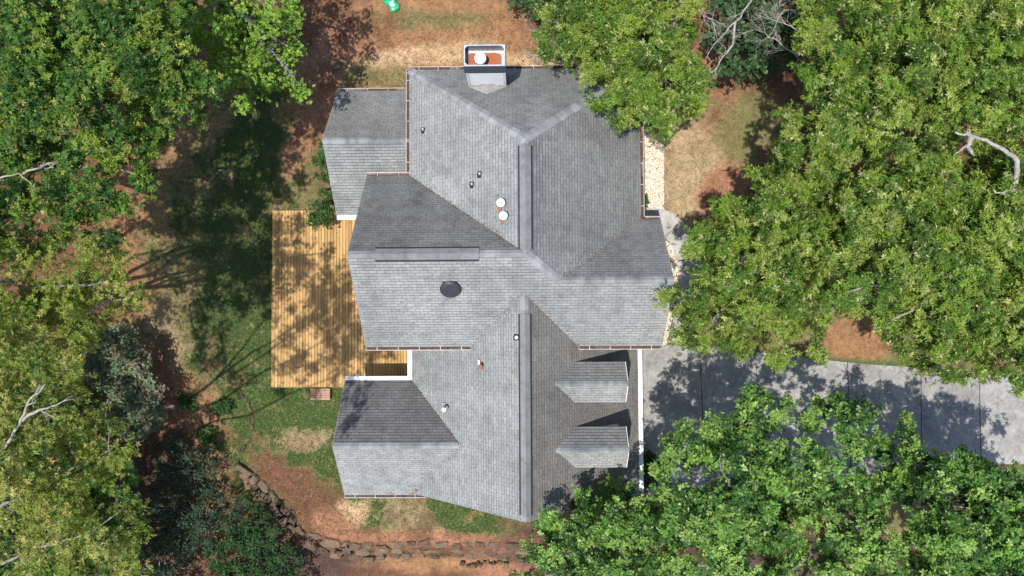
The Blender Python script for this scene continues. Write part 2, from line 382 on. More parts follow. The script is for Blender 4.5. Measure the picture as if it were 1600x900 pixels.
CHX0, CHX1, CHY0, CHY1 = -2.33, -0.62, 10.55, 11.42

def ccw(p):
    a = sum(p[i][0] * p[(i + 1) % len(p)][1] - p[(i + 1) % len(p)][0] * p[i][1] for i in range(len(p)))
    return (p if a > 0 else p[::-1]), abs(a) / 2
def clip(poly, by):
    by, _ = ccw(by); out = list(poly)
    for i in range(len(by)):
        ax, ay = by[i]; bx, by_ = by[(i + 1) % len(by)]; ins = lambda p: (bx - ax) * (p[1] - ay) - (by_ - ay) * (p[0] - ax)
        res = []
        for j in range(len(out)):
            p, q = out[j], out[(j + 1) % len(out)]; dp, dq = ins(p), ins(q)
            if dp >= 0: res.append(p)
            if (dp >= 0) != (dq >= 0):
                t = dp / (dp - dq); res.append((p[0] + (q[0] - p[0]) * t, p[1] + (q[1] - p[1]) * t))
        out = res
        if len(out) < 3: return []
    return out

house = empty('house', (0, 0, 0), 'large white house with grey shingle hip and gable roofs, two dormers and a chimney', 'house')
deckm = MB()
for nm, (a, b, c), polys in FACES:
    for p in polys: deckm.prism(ccw(p)[0], (lambda x, y, a=a, b=b, c=c: a * x + b * y + c), 0.16)
roof = deckm.build('roof', M['underlay'], house)

# shingle tabs: every visible tab is geometry
EXPO, TAB, GAP = 0.158, 0.365, 0.019
TONES_ = [(0.222, 0.228, 0.231), (0.232, 0.238, 0.240), (0.242, 0.248, 0.250), (0.228, 0.232, 0.234), (0.252, 0.257, 0.258), (0.237, 0.242, 0.243)]
# sunlit and shaded slopes painted lighter and darker, with some algae and brown staining
SLOPE_SHADE = {'BL_north': (0.62, 0.61, 0.60), 'F_north': (0.58, 0.57, 0.58), 'C_right': (0.74, 0.70, 0.67), 'BR_north': (0.74, 0.75, 0.76),
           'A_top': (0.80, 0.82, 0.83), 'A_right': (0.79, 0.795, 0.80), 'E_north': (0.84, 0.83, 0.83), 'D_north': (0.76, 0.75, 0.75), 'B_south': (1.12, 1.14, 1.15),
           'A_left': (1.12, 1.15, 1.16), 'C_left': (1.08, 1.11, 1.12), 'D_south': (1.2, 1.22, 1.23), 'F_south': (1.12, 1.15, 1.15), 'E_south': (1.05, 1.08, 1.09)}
TONES = [(a_ * 1.0, b_ * 1.0, c_ * .975) for a_, b_, c_ in TONES_]
cand = []; bulkv = []; bulkf = []; bulkc = []
for fi, (nm, (a, b, c), polys) in enumerate(FACES):
    gr = math.hypot(a, b); dn = (-a / gr, -b / gr); e = (-dn[1], dn[0]); cs = 1 / math.sqrt(1 + gr * gr)
    ex = EXPO * cs; wt = SLOPE_SHADE[nm]
    allp = [p for q in polys for p in q]
    smin = min(p[0] * dn[0] + p[1] * dn[1] for p in allp); smax = max(p[0] * dn[0] + p[1] * dn[1] for p in allp)
    tmin = min(p[0] * e[0] + p[1] * e[1] for p in allp); tmax = max(p[0] * e[0] + p[1] * e[1] for p in allp)
    k = 0; s = smax
    while s > smin:
        off = (0.5 * TAB if k % 2 else 0) + rnd.uniform(-0.03, 0.03); t = tmin - TAB + off
        while t < tmax:
            s0, s1 = s - ex + GAP * cs, s
            t0, t1 = t + GAP * .3, t + TAB - GAP * .3
            rect = [(dn[0] * S + e[0] * T, dn[1] * S + e[1] * T) for S, T in ((s0, t0), (s1, t0), (s1, t1), (s0, t1))]
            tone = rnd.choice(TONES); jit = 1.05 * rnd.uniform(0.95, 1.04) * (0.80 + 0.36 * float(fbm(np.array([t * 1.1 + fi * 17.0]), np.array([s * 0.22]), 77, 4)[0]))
            for p in polys:
                q = clip(ccw(rect)[0], p)
                if not q: continue
                q, ar = ccw(q)
                if ar < 0.0015: continue
                i0 = min(range(len(q)), key=lambda i_: round(q[i_][0] * dn[0] + q[i_][1] * dn[1], 4) * 100 + q[i_][0] * e[0] + q[i_][1] * e[1]); q = q[i0:] + q[:i0]
                lift = rnd.uniform(0.0, 0.005)
                hz = lambda x, y: a * x + b * y + c + 0.004 + (0.016 + lift) * ((x * dn[0] + y * dn[1]) - s0) / (s1 - s0)
                n0 = len(bulkv)
                full = ar > 0.98 * (t1 - t0) * (s1 - s0)
                zz = a * q[0][0] + b * q[0][1] + c
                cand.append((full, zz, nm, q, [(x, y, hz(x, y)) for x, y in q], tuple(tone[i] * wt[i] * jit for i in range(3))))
            t += TAB
        s -= ex; k += 1
visible = lambda r: r[0] and not (r[2] in ('A_top', 'A_right') and r[3][0][0] > 3 and r[3][0][1] > 8)
order = sorted([i for i, r in enumerate(cand) if visible(r)], key=lambda i: -cand[i][1])[:300]
single = set(order)
def tabmesh(top, th=0.016):
    n = len(top); v = list(top) + [(x, y, z - th) for x, y, z in top]
    return v, [tuple(range(n))] + [(i, i + n, (i + 1) % n + n, (i + 1) % n) for i in range(n)]
protos = {}
vs, fs, cs_ = [], [], []
for i, (full, zz, nm, q, top, col) in enumerate(cand):
    if i in single:
        # alike pieces share one of six meshes per slope direction
        key = (nm, i % 6)
        if key not in protos:
            p0 = Vector(top[0]); v, f = tabmesh([tuple(Vector(p) - p0) for p in top]); me = mesh(v, f)
            ca = me.color_attributes.new('col', 'FLOAT_COLOR', 'POINT'); ca.data.foreach_set('color', list((*col, 1)) * len(v))
            me.materials.append(M['shingle']); protos[key] = me
        o = bpy.data.objects.new('shingle', protos[key]); C.objects.link(o); o.parent = roof; o.matrix_parent_inverse = wm(roof).inverted(); o.location = top[0]
    else:
        v, f = tabmesh(top); n = len(vs); vs += v; fs += [tuple(k_ + n for k_ in ff) for ff in f]; cs_ += [(*col, 1)] * len(v)
me = mesh(vs, fs); ca = me.color_attributes.new('col', 'FLOAT_COLOR', 'POINT'); ca.data.foreach_set('color', np.array(cs_, np.float32).ravel())
tag(part('shingle_courses', me, M['shingle'], roof), kind='stuff')

# ridge and hip caps
def capline(p0, p1, nl, nr, wd=0.17, light=1.0, step=0.21):
    """folded cap shingles along p0->p1; nl/nr are plan slopes (gradients) either side"""
    p0, p1 = Vector(p0), Vector(p1); L = (p1 - p0).length; d = (p1 - p0) / L; n = max(1, int(L / step)); st = L / n
    sd_ = Vector((-d.y, d.x, 0)).normalized()
    def drop(gd, s):  # height change moving s sideways on plane with gradient gd
        return (sd_.x * s) * gd[0] + (sd_.y * s) * gd[1]
    base = MB(); th = 0.03
    a = Vector((0, 0, th)); top = []
    for q, lift in ((-0.012, 0.026), (st + 0.03, 0.004)):
        c_ = d * q + Vector((0, 0, th + lift)); l = c_ + sd_ * wd + Vector((0, 0, drop(nl, wd) )); r = c_ - sd_ * wd + Vector((0, 0, drop(nr, -wd)))
        top += [l, c_, r]
    low = [p - Vector((0, 0, 0.04)) for p in top]
    v = top + low; f = [(0, 1, 4, 3), (1, 2, 5, 4), (0, 6, 7, 1), (1, 7, 8, 2), (3, 4, 10, 9), (4, 5, 11, 10), (0, 3, 9, 6), (2, 8, 11, 5)]
    ms = []
    for k in range(3):
        me = mesh(v, f); t_ = 0.255 * light * (0.86 + 0.13 * k)
        ca = me.color_attributes.new('col', 'FLOAT_COLOR', 'POINT'); ca.data.foreach_set('color', [t_, t_ * 1.04, t_ * 1.06, 1] * len(v)); me.materials.append(M['shingle']); ms.append(me)
    for k in range(n):
        o = bpy.data.objects.new('ridge_cap', ms[rnd.randrange(3)]); C.objects.link(o); o.parent = roof; o.matrix_parent_inverse = wm(roof).inverted(); o.location = p0 + d * st * k
GA = {nm: (a, b) for nm, (a, b, c), _ in FACES}
# each line runs from low to high or along the ridge; left side is the side to the left of travel
capline((xAl, yAt, zB), (xr, yPk, zR), GA['A_top'], GA['A_left'], 0.2)
capline((xAr, yAt, zB), (xr, yPk, zR), GA['A_right'], GA['A_top'], 0.2)
capline((xr, yBL, zR), (xr, yPk, zR), GA['A_left'], GA['A_right'], 0.16)
capline((1.688, yBR, zBR), (xr, yBL, zR), GA['B_south'], GA['A_right'], 0.2)
capline((xBl, yBL, zR), (xr, yBL, zR), GA['BL_north'], GA['B_south'], 0.16)
capline((1.75, yBR, zBR), (xBr, yBR, zBR), GA['BR_north'], GA['B_south'], 0.15)
capline((xc, yCs, zCr), (xc, 0.85, zCr), GA['C_left'], GA['C_right'], 0.16)
capline((xFl, yF, zF), (xFa, yF, zF), GA['F_north'], GA['F_south'], 0.15)
capline((xEl, yE, zEr), (xAl, yE, zEr), GA['E_north'], GA['E_south'], 0.15)
for y1, y0 in DORM:
    ym = (y0 + y1) / 2; zr_ = dz0 + md * (y1 - y0) / 2; xa = xCr - (zr_ - zC) / mC
    capline((xa, ym, zr_), (dx1, ym, zr_), GA['D_north'], GA['D_south'], 0.13)

# raised ridge vents
def ridge_vent(p0, p1, gl, gr_, wd=0.24, h=0.10):
    p0, p1 = Vector(p0), Vector(p1); d = (p1 - p0).normalized(); sd_ = Vector((-d.y, d.x, 0))
    dl = Vector((0, 0, (sd_.x * wd) * gl[0] + (sd_.y * wd) * gl[1])); dr = Vector((0, 0, -(sd_.x * wd) * gr_[0] - (sd_.y * wd) * gr_[1]))
    z = Vector((0, 0, h)); b = MB(); v = []
    for p in (p0, p1):
        v += [p + z + sd_ * wd + dl, p + z + Vector((0, 0, .015)), p + z - sd_ * wd + dr]
    low = [q - Vector((0, 0, 0.035)) for q in v]
    b.add(v + low, [(0, 1, 4, 3), (1, 2, 5, 4), (0, 6, 7, 1), (1, 7, 8, 2), (3, 4, 10, 9), (4, 5, 11, 10), (0, 3, 9, 6), (2, 8, 11, 5), (6, 9, 10, 7), (7, 10, 11, 8)])
    me = b.mesh(); ca = me.color_attributes.new('col', 'FLOAT_COLOR', 'POINT'); ca.data.foreach_set('color', [0.215, 0.222, 0.226, 1] * len(me.vertices))
    o = part('ridge_vent', me, M['shingle'], roof)
    k = MB(); w2 = wd + 0.03
    for sgn, gg in ((1, dl), (-1, dr)):
        q = [p + sd_ * (sgn * (wd + e_)) + gg * ((wd + e_) / wd) + Vector((0, 0, zz)) for p in (p0, p1) for e_, zz in ((-0.05, 0.05), (0.075, 0.05))]
        lo_ = [x - Vector((0, 0, 0.02)) for x in q]
        k.add(q + lo_, [(0, 1, 3, 2), (0, 4, 5, 1), (2, 3, 7, 6), (1, 5, 7, 3), (0, 2, 6, 4)])
    k.build('ridge_vent_slot', M['vent_dark'], roof)
ridge_vent((xr, 2.75, zR), (xr, 7.15, zR), GA['A_left'], GA['A_right'])
ridge_vent((-6.15, yBL, zR), (-1.75, yBL, zR), GA['BL_north'], GA['B_south'])
ridge_vent((xc, yCs + 0.25, zCr), (xc, 0.02, zCr), GA['C_left'], GA['C_right'], 0.22)

# walls: one part per wing
def wing(x0, x1, y0, y1, ze, axis, m, zt):
    b = MB(); b.box(x0, x1, y0, y1, -0.1, ze - 0.2)
    zt -= 0.3
    if axis == 'x':
        ym = (y0 + y1) / 2
        b.add([(x0, y0, ze - .2), (x0, y1, ze - .2), (x0, ym, zt), (x1, y0, ze - .2), (x1, y1, ze - .2), (x1, ym, zt)], [(0, 2, 1), (3, 4, 5), (0, 3, 5, 2), (1, 2, 5, 4)])
    elif axis == 'y':
        xm = (x0 + x1) / 2
        b.add([(x0, y0, ze - .2), (x1, y0, ze - .2), (xm, y0, zt), (x0, y1, ze - .2), (x1, y1, ze - .2), (xm, y1, zt)], [(0, 1, 2), (3, 5, 4), (0, 2, 5, 3), (1, 4, 5, 2)])
    return b.build('wall', M['siding'], house)
wing(xAl + .4, xAr - .4, 2.0, yAt - .4, zB, None, 0, 5)
wing(xBl + .25, xr, yBs + .4, yBnl - .4, zB, 'x', mB, zR)
wing(xr, xBr - .25, yBs + .4, yBnr - .4, zB, 'x', mB, zBR)
wing(xCl + .4, xCr - .4, yCs + .25, yBs + .42, zC, 'y', mC, zCr)
wing(xFl + .25, xCl + .5, yFs + .4, yFn - .4, zC, 'x', mF, zF)
wing(xEl + .25, xAl + .5, yEs + .4, yEn - .4, zE, 'x', mE, zEr)
def windows(spec):
    for (x, y, z, nx_, ny_, w_, h_) in spec:
        t = Vector((-ny_, nx_, 0)); n_ = Vector((nx_, ny_, 0)); c_ = Vector((x, y, z))
        def slab(ww, hh, d0, d1):
            v = [c_ + t * (sx * ww / 2) + Vector((0, 0, sz * hh / 2)) + n_ * d for d in (d0, d1) for sx, sz in ((-1, -1), (1, -1), (1, 1), (-1, 1))]
            return v, [(3, 2, 1, 0), (4, 5, 6, 7), (0, 1, 5, 4), (1, 2, 6, 5), (2, 3, 7, 6), (3, 0, 4, 7)]
        f = MB().add(*slab(w_, h_, -0.02, 0.04)).build('window', M['white'], house)
        for sx in (-1, 1):
            for sz in (-1, 1):
                c_ = Vector((x, y, z)) + t * (sx * w_ * .235) + Vector((0, 0, sz * h_ * .235))
                MB().add(*slab(w_ * .42, h_ * .42, 0.0, 0.047)).build('pane', M['glass'], f)
        c_ = Vector((x, y, z))
windows([(xBl + .25, 1.2, 3.9, -1, 0, 1.2, 1.5), (xBl + .25, 4.2, 3.9, -1, 0, 1.2, 1.5), (xFl + .25, yF, 1.6, -1, 0, 1.5, 1.4), (xEl + .25, yE, 1.6, -1, 0, 1.5, 1.4),
         (xAr - .4, 9, 1.7, 1, 0, 1.1, 1.5), (xAr - .4, 6.3, 1.7, 1, 0, 1.1, 1.5), (xBr - .25, 0.2, 3.9, 1, 0, 1.1, 1.4), (xc, yCs + .25, 4.2, 0, -1, 1.2, 1.3)])
for yy in (-3.4, -6.7):
    gd = MB()
    for k in range(4): gd.box(xCr - .42, xCr - .36, yy - 1.3, yy + 1.3, 0.02 + k * .55, 0.54 + k * .55)
    gd.build('garage_door', M['white'], house)

# dormers
for y1, y0 in DORM:
    ym = (y0 + y1) / 2; b = MB(); xw = dx1 - 0.14; zr_ = dz0 + md * (y1 - y0) / 2
    za = zC + mC * (xCr - xw)
    yy0, yy1 = y0 + 0.16, y1 - 0.16; xe = xCr - (dz0 - zC) / mC
    pts = [(xw, yy0, za - .2), (xw, yy1, za - .2), (xw, yy1, dz0 - .02), (xw, ym, zr_ - .2), (xw, yy0, dz0 - .02)]
    pb = [(xe - 0.3, p[1], max(p[2], dz0 - 0.1)) for p in pts]
    b.add(pts, [(0, 1, 2, 3, 4)]); b.add([(xw, yy0, za - .2), (xw, yy0, dz0 - .02), (xe - .3, yy0, dz0 - .02)], [(0, 1, 2)]); b.add([(xw, yy1, za - .2), (xw, yy1, dz0 - .02), (xe - .3, yy1, dz0 - .02)], [(2, 1, 0)])
    dw = b.build('dormer_wall', M['siding'], house)
    f = MB().box(xw - .01, xw + .05, ym - .5, ym + .5, za + .25, dz0 - .1).build('dormer_window', M['white'], house)
    MB().box(xw, xw + .055, ym - .42, ym - .03, za + .32, dz0 - .17).build('pane', M['glass'], f); MB().box(xw, xw + .055, ym + .03, ym + .42, za + .32, dz0 - .17).build('pane', M['glass'], f)
    tr = MB()
    for ya, yb in ((y1, ym), (y0, ym)):
        za_, zb_ = dz0, zr_; tr.add([(dx1, ya, za_ + .0), (dx1, yb, zb_), (dx1, yb, zb_ - .16), (dx1, ya, za_ - .16), (dx1 + .03, ya, za_ + .0), (dx1 + .03, yb, zb_), (dx1 + .03, yb, zb_ - .16), (dx1 + .03, ya, za_ - .16)],
               [(4, 7, 6, 5), (0, 1, 2, 3), (0, 4, 5, 1), (3, 2, 6, 7)])
    tr.build('dormer_trim', M['white'], house)

# gutters: open troughs with leaf litter
def gutter(p0, p1, out, zt, fill=1.0, mat='gutter', wd=0.14, hh=0.12, cover=False, ext=True):
    """trough along p0->p1 (plan), outward unit normal out, top height zt"""
    p0, p1 = Vector((*p0, 0)), Vector((*p1, 0)); o_ = Vector((*out, 0)); d = (p1 - p0).normalized(); L = (p1 - p0).length
    def P(s, w_, z): q = p0 + d * s + o_ * w_; return (q.x, q.y, z)
    def bx(b, s0, s1, w0, w1, z0, z1):
        v = [P(s, w_, z) for z in (z0, z1) for s, w_ in ((s0, w0), (s1, w0), (s1, w1), (s0, w1))]
        b.add(v, [(3, 2, 1, 0), (4, 5, 6, 7), (0, 1, 5, 4), (1, 2, 6, 5), (2, 3, 7, 6), (3, 0, 4, 7)])
    b = MB()
    bx(b, 0, L, -0.03, 0.0, zt - 0.16, zt - 0.02)                 # fascia side
    bx(b, 0, L, 0.0, wd, zt - hh - 0.014, zt - hh)              # bottom
    bx(b, 0, L, wd, wd + 0.024, zt - hh - 0.012, zt + 0.004)     # front lip
    bx(b, -0.012, 0.0, 0.0, wd + 0.03, zt - hh, zt); bx(b, L, L + 0.012, 0.0, wd + 0.03, zt - hh, zt)
    go = b.build('gutter', M[mat], house)
    if not cover:
        bb = MB(); bx(bb, 0.0, L, 0.004, wd - .004, zt - hh + .002, zt - hh + .008); bb.build('gutter_bed', M['gutter_in'], go)
    if cover:
        c_ = MB(); bx(c_, 0.01, L - 0.01, -0.04, wd + 0.01, zt + 0.006, zt + 0.016); c_.build('gutter_guard', M['white'], go)
    else:
        n = int(L / 0.9)
        if n > 0:
            h_ = MB()
            for k in range(n): s = (k + .5) * L / n; h_ = MB(); bx(h_, s - .012, s + .012, 0.0, wd, zt - .012, zt - .002); h_.build('hanger', M[mat], go)
        if fill > 0:
            rr = random.Random(int(L * 1000)); s = 0; li = MB()
            ns = max(2, int(L / 0.12)); vv = []
            for i in range(ns + 1):
                on = 1 if vnoise(np.array([i * 0.11]), np.array([L]), 5)[0] < fill else 0
                z = zt - 0.085 + 0.06 * rr.random() * on - 0.035 * (1 - on)
                vv.append(P(L * i / ns, 0.004, z + .02)); vv.append(P(L * i / ns, wd - 0.004, z))
            me_ = mesh(vv, [(2 * i, 2 * i + 2, 2 * i + 3, 2 * i + 1) for i in range(ns)]); part('leaf_litter', me_, M['litter'], go)
    return go
e_ = 0.0
gutter((xAl, yAt), (xAr - .0, yAt), (0, 1), zB, .75)
gutter((xAl, yBnl + .15), (xAl, yAt), (-1, 0), zB, .85)
gutter((xAr, yBnr + .15), (xAr, yAt), (1, 0), zB, .85)
gutter((xBl, yBnl), (xAl, yBnl), (0, 1), zB, .6)
gutter((xAr, yBnr), (xBr, yBnr), (0, 1), zB, .45)
gutter((xBl, yBs), (-2.30, yBs), (0, -1), zB, .55)
gutter((2.72, yBs), (xBr, yBs), (0, -1), zB, .65)
gutter((xCl, yFn + .2), (xCl, yBs + .3), (-1, 0), zC, 0, 'white', 0.19, cover=True)
gutter((xFl, yFn), (xCl + .02, yFn), (0, 1), zC, 0, 'white', 0.17, cover=True)
gutter((xCr, yCs), (xCr, yBs + .3), (1, 0), zC, 0, 'white', 0.19, cover=True)
gutter((xFl, yFs), (-4.9, yFs), (0, -1), zC, .5)
gutter((xEl, yEn), (xAl, yEn), (0, 1), zE, .5)
gutter((xEl, yEs), (xBl, yEs), (0, -1), zE, 0, 'white', 0.19, cover=True)
# corner litter pile
cl = MB(); cl.lathe((xAr + .02, yBnr + .1, zB - .05), [(0.2, 0), (0.15, .07), (0.03, .11)], 9); cl.build('leaf_litter', M['litter'], house)
# rake trim boards
def rake(pa, pb, n, mat='gutter'):
    pa, pb, n = Vector(pa), Vector(pb), Vector(n); z = Vector((0, 0, 0.17))
    v = [pa, pb, pb - z, pa - z, pa + n * .03, pb + n * .03, pb - z + n * .03, pa - z + n * .03]
    MB().add(v, [(4, 7, 6, 5), (0, 1, 2, 3), (0, 4, 5, 1), (3, 2, 6, 7), (0, 3, 7, 4), (1, 5, 6, 2)]).build('rake_board', M['trim'], house)
for (x, ya, yb, yr_, z0, z1, sg) in ((xBl, yBs, yBnl, yBL, zB, zR, -1), (xBr, yBs, yBnr, yBR, zB, zBR, 1), (xFl, yFs, yFn, yF, zC, zF, -1), (xEl, yEs, yEn, yE, zE, zEr, -1)):
    rake((x, ya, z0), (x, yr_, z1), (sg, 0, 0)); rake((x, yb, z0), (x, yr_, z1), (sg, 0, 0))
rake((xCl, yCs, zC), (xc, yCs, zCr), (0, -1, 0)); rake((xCr, yCs, zC), (xc, yCs, zCr), (0, -1, 0))

# chimney chase: part of the house with siding, shroud, rusty pan and flue
MB().box(CHX0 + .02, CHX1 - .02, CHY0 + .02, CHY1 - .02, -0.1, 8.56).build('chimney_chase', M['siding'], house)
nb = 12
for k in range(nb):
    z0 = 6.62 + (8.52 - 6.62) * k / nb; z1 = 6.62 + (8.52 - 6.62) * (k + 1) / nb - 0.012
    yb = CHY0 - 0.012
    b = MB(); b.add([(CHX0 + .1, yb - .028, z0), (CHX1 - .1, yb - .028, z0), (CHX1 - .1, yb - .006, z1), (CHX0 + .1, yb - .006, z1), (CHX0 + .1, yb + .03, z0), (CHX1 - .1, yb + .03, z0), (CHX1 - .1, yb + .03, z1), (CHX0 + .1, yb + .03, z1)],
                    [(0, 1, 2, 3), (0, 4, 5, 1), (3, 2, 6, 7), (0, 3, 7, 4), (1, 5, 6, 2)]); b.build('chimney_siding_board', M['white'], house)
for xa, xb in ((CHX0 - .01, CHX0 + .09), (CHX1 - .09, CHX1 + .01)):
    MB().box(xa, xb, CHY0 - .05, CHY0 + .1, 6.2, 8.54).build('corner_board', M['white'], house)
sh = MB(); X0, X1, Y0, Y1 = CHX0 - .05, CHX1 + .03, CHY0 - .05, CHY1 + .04; t_ = 0.13; zb_, zt_ = 8.56, 9.36
for (a, b, c, d) in ((X0, X1, Y0, Y0 + t_ * .5), (X0, X1, Y1 - t_ * .5, Y1), (X0, X0 + t_ * .5, Y0 + t_ * .5, Y1 - t_ * .5), (X1 - t_ * .5, X1, Y0 + t_ * .5, Y1 - t_ * .5)):
    sh.box(a, b, c, d, zb_, zt_)
shroud = sh.build('chimney_shroud', M['slate_metal'], house)
lip = MB(); iw = 0.10
for (a, b, c, d) in ((X0 + .02, X1 - .02, Y0 + .02, Y0 + .07), (X0 + .02, X1 - .02, Y1 - .07, Y1 - .02), (X0 + .02, X0 + .07, Y0 + .07, Y1 - .07), (X1 - .07, X1 - .02, Y0 + .07, Y1 - .07)):
    lip.box(a, b, c, d, zt_ - .01, zt_ + .012)
for cx_, cy_, sx, sy in ((X0 + .07, Y0 + .07, 1, 1), (X1 - .07, Y0 + .07, -1, 1), (X0 + .07, Y1 - .07, 1, -1), (X1 - .07, Y1 - .07, -1, -1)):
    lip.prism(ccw([(cx_, cy_), (cx_ + sx * .11, cy_), (cx_, cy_ + sy * .11)])[0], zt_ + .004, 0.02)
lip.build('rim', M['steel'], shroud)
MB().box(X0 + .06, X1 - .06, Y0 + .06, Y1 - .06, 8.72, 8.80).build('chimney_pan', M['steel'], house)
pan = []
for i in range(44):
    a = 2 * pi * i / 44; ww = 0.5 * (X1 - X0) - .13; hh = 0.5 * (Y1 - Y0) - .12
    sx = abs(cos(a)) ** .35 * (1 if cos(a) > 0 else -1) * ww; sy = abs(sin(a)) ** .35 * (1 if sin(a) > 0 else -1) * hh
    k = 1 - 0.05 * rnd.random(); pan.append(((X0 + X1) / 2 - .03 + sx * k, (Y0 + Y1) / 2 - .04 + sy * k))
MB().prism(ccw(pan)[0], 8.815, 0.01).build('rust_stain', M['rust'], house)
fx, fy = -1.66, 10.86
MB().lathe((fx, fy, 8.8), [(0.17, 0), (0.17, .42), (.16, .44)], 20).build('flue_pipe', M['steel'], house, True)
MB().lathe((fx, fy, 9.22), [(0.245, 0), (0.25, .02), (.25, .15), (0.235, .175), (0.12, .19)], 24).build('flue_cap', M['white'], house)
# cricket on the roof in front of the chase
cx_ = (CHX0 + CHX1) / 2; zb2 = zB + mT * (yAt - CHY0); zk = zb2 + 0.42; ya = yAt - (zk - zB) / mT
ck = mesh([(CHX0 - .1, CHY0, zb2 + .03), (cx_, CHY0, zk), (CHX1 + .1, CHY0, zb2 + .03), (cx_, ya - .02, zk + .02)], [(0, 3, 1), (1, 3, 2)])
ca = ck.color_attributes.new('col', 'FLOAT_COLOR', 'POINT'); ca.data.foreach_set('color', [0.29, 0.30, 0.31, 1] * 4)
part('cricket', ck, M['shingle'], house)
MB().add([(CHX0 - .1, CHY0 - .06, zb2 + .06), (cx_, CHY0 - .04, zk + .01), (CHX1 + .1, CHY0 - .06, zb2 + .06), (CHX1 + .1, CHY0, zb2 + .10), (cx_, CHY0, zk + .06), (CHX0 - .1, CHY0, zb2 + .10)], [(0, 1, 4, 5), (1, 2, 3, 4)]).build('flashing', M['copper'], house)

# roof penetrations
def on(face, u, v):
    a, b, c = next(f[1] for f in FACES if f[0] == face); z = 6.0
    for _ in range(40): p = at(u, v, z); z = a * p.x + b * p.y + c
    return Vector((p.x, p.y, z + .02)), Vector((-a, -b, 1)).normalized()
def flashing(b, p, n, w_, h_, t=0.02):
    ex = Vector((1, 0, 0)); ex = (ex - n * ex.dot(n)).normalized(); ey = n.cross(ex)
    v = [p + ex * sx * w_ + ey * sy * h_ + n * k for k in (0, t) for sx, sy in ((-1, -1), (1, -1), (1, 1), (-1, 1))]
    b.add(v, [(3, 2, 1, 0), (4, 5, 6, 7), (0, 1, 5, 4), (1, 2, 6, 5), (2, 3, 7, 6), (3, 0, 4, 7)]); return b
for u, v in ((661, 204), (749, 273), (737, 289)):
    p, n = on('A_left', u, v); flashing(MB(), p, n, .10, .15).build('vent_flashing', M['vent_dark'], house)
    pv = MB().tube([p, p + Vector((.03, 0, .30))], [.055, .055], 12).build('vent_pipe', M['steel'], house, True)
    MB().lathe(p, [(.12, 0), (.10, .05), (.06, .12)], 14, n).build('rubber_boot', M['vent_dark'], house, True)
for u, v in ((783, 319), (787, 339)):
    p, n = on('A_left', u, v); flashing(MB(), p + Vector((-.06, -.16, -.05)), n, .09, .16).build('vent_flashing', M['copper'], house)
    MB().tube([p, p + Vector((0, 0, .42))], [.12, .12], 14).build('vent_pipe', M['white'], house, True)
    MB().lathe(p + Vector((0, 0, .38)), [(.12, -.08), (.185, -.04), (.195, .02), (.16, .08), (.06, .11)], 20).build('vent_cap', M['white'], house, True)
p, n = on('B_south', 704, 449)
flashing(MB(), p, n, .33, .33, .015).build('vent_flashing', M['turbine'], house)
MB().lathe(p + n * .02, [(.30, 0), (.30, .10), (.44, .11), (.455, .15), (.40, .20), (.385, .195), (.34, .215)], 32, n).build('attic_fan_cover', M['turbine'], house)
p, n = on('C_left', 807, 527)
flashing(MB(), p, n, .13, .13).build('vent_flashing', M['vent_dark'], house)
MB().lathe(p, [(.15, 0), (.13, .06), (.09, .1), (.09, .24), (.06, .24), (.06, .12)], 16).build('vent_pipe', M['vent_dark'], house, True)
MB().lathe(p + Vector((0, 0, .235)), [(.075, 0), (.07, .015)], 14).build('vent_rim', M['steel'], house)
p, n = on('C_left', 752, 571)
flashing(MB(), p, n, .10, .17).build('vent_flashing', M['copper'], house); MB().tube([p, p + Vector((0, 0, .3))], [.07, .07], 12).build('vent_pipe', M['vent_dark'], house, True)
MB().lathe(p + Vector((.0, 0, .29)), [(.09, 0), (.1, .03), (.04, .07)], 14).build('vent_cap', M['copper'], house, True)
flashing(MB(), p + Vector((-.1, .14, .02)), n, .05, .11).build('flashing_patch', M['white'], house)
p, n = on('C_left', 699, 635)
MB().lathe(p, [(.13, 0), (.11, .06), (.07, .1)], 14).build('rubber_boot', M['vent_dark'], house, True)
MB().tube([p, p + Vector((0, 0, .22)), p + Vector((-.04, -.06, .28)), p + Vector((-.13, -.1, .28))], [.07, .07, .07, .07], 12).build('vent_pipe', M['steel'], house, True)
MB().lathe(p + Vector((-.14, -.12, .26)), [(.1, 0), (.11, .03), (.08, .05)], 16).build('vent_cap', M['white'], house, True)
flashing(MB(), p + Vector((-.2, .12, -.12)), n, .16, .03).build('flashing_patch', M['steel'], house)

# leaf debris lying in the valleys and under the overhanging branches
rl = np.random.RandomState(4); LP = []
FD = {f[0]: f[1] for f in FACES}
def zroof(nm, x, y): a, b, c = FD[nm]; return a * x + b * y + c
for nm1, nm2, p, q, k in (('A_left', 'BL_north', (xAl, yBnl), (xr, yBL), 110), ('A_right', 'BR_north', (xAr, yBnr), (1.688, yBR), 90), ('B_south', 'C_left', (-2.322, yBs), (xc, .9), 60),
                          ('B_south', 'C_right', (2.675, yBs), (xc, .9), 50), ('C_left', 'F_north', (xCl, yFn), (xFa, yF), 50), ('C_left', 'F_south', (xCl, yFs), (xFa, yF), 60)):
    for _ in range(k):
        t = rl.uniform() ** 1.5; x_ = p[0] + (q[0] - p[0]) * t + rl.normal() * .07; y_ = p[1] + (q[1] - p[1]) * t + rl.normal() * .07; LP.append((x_, y_, max(zroof(nm1, x_, y_), zroof(nm2, x_, y_)) + .035))
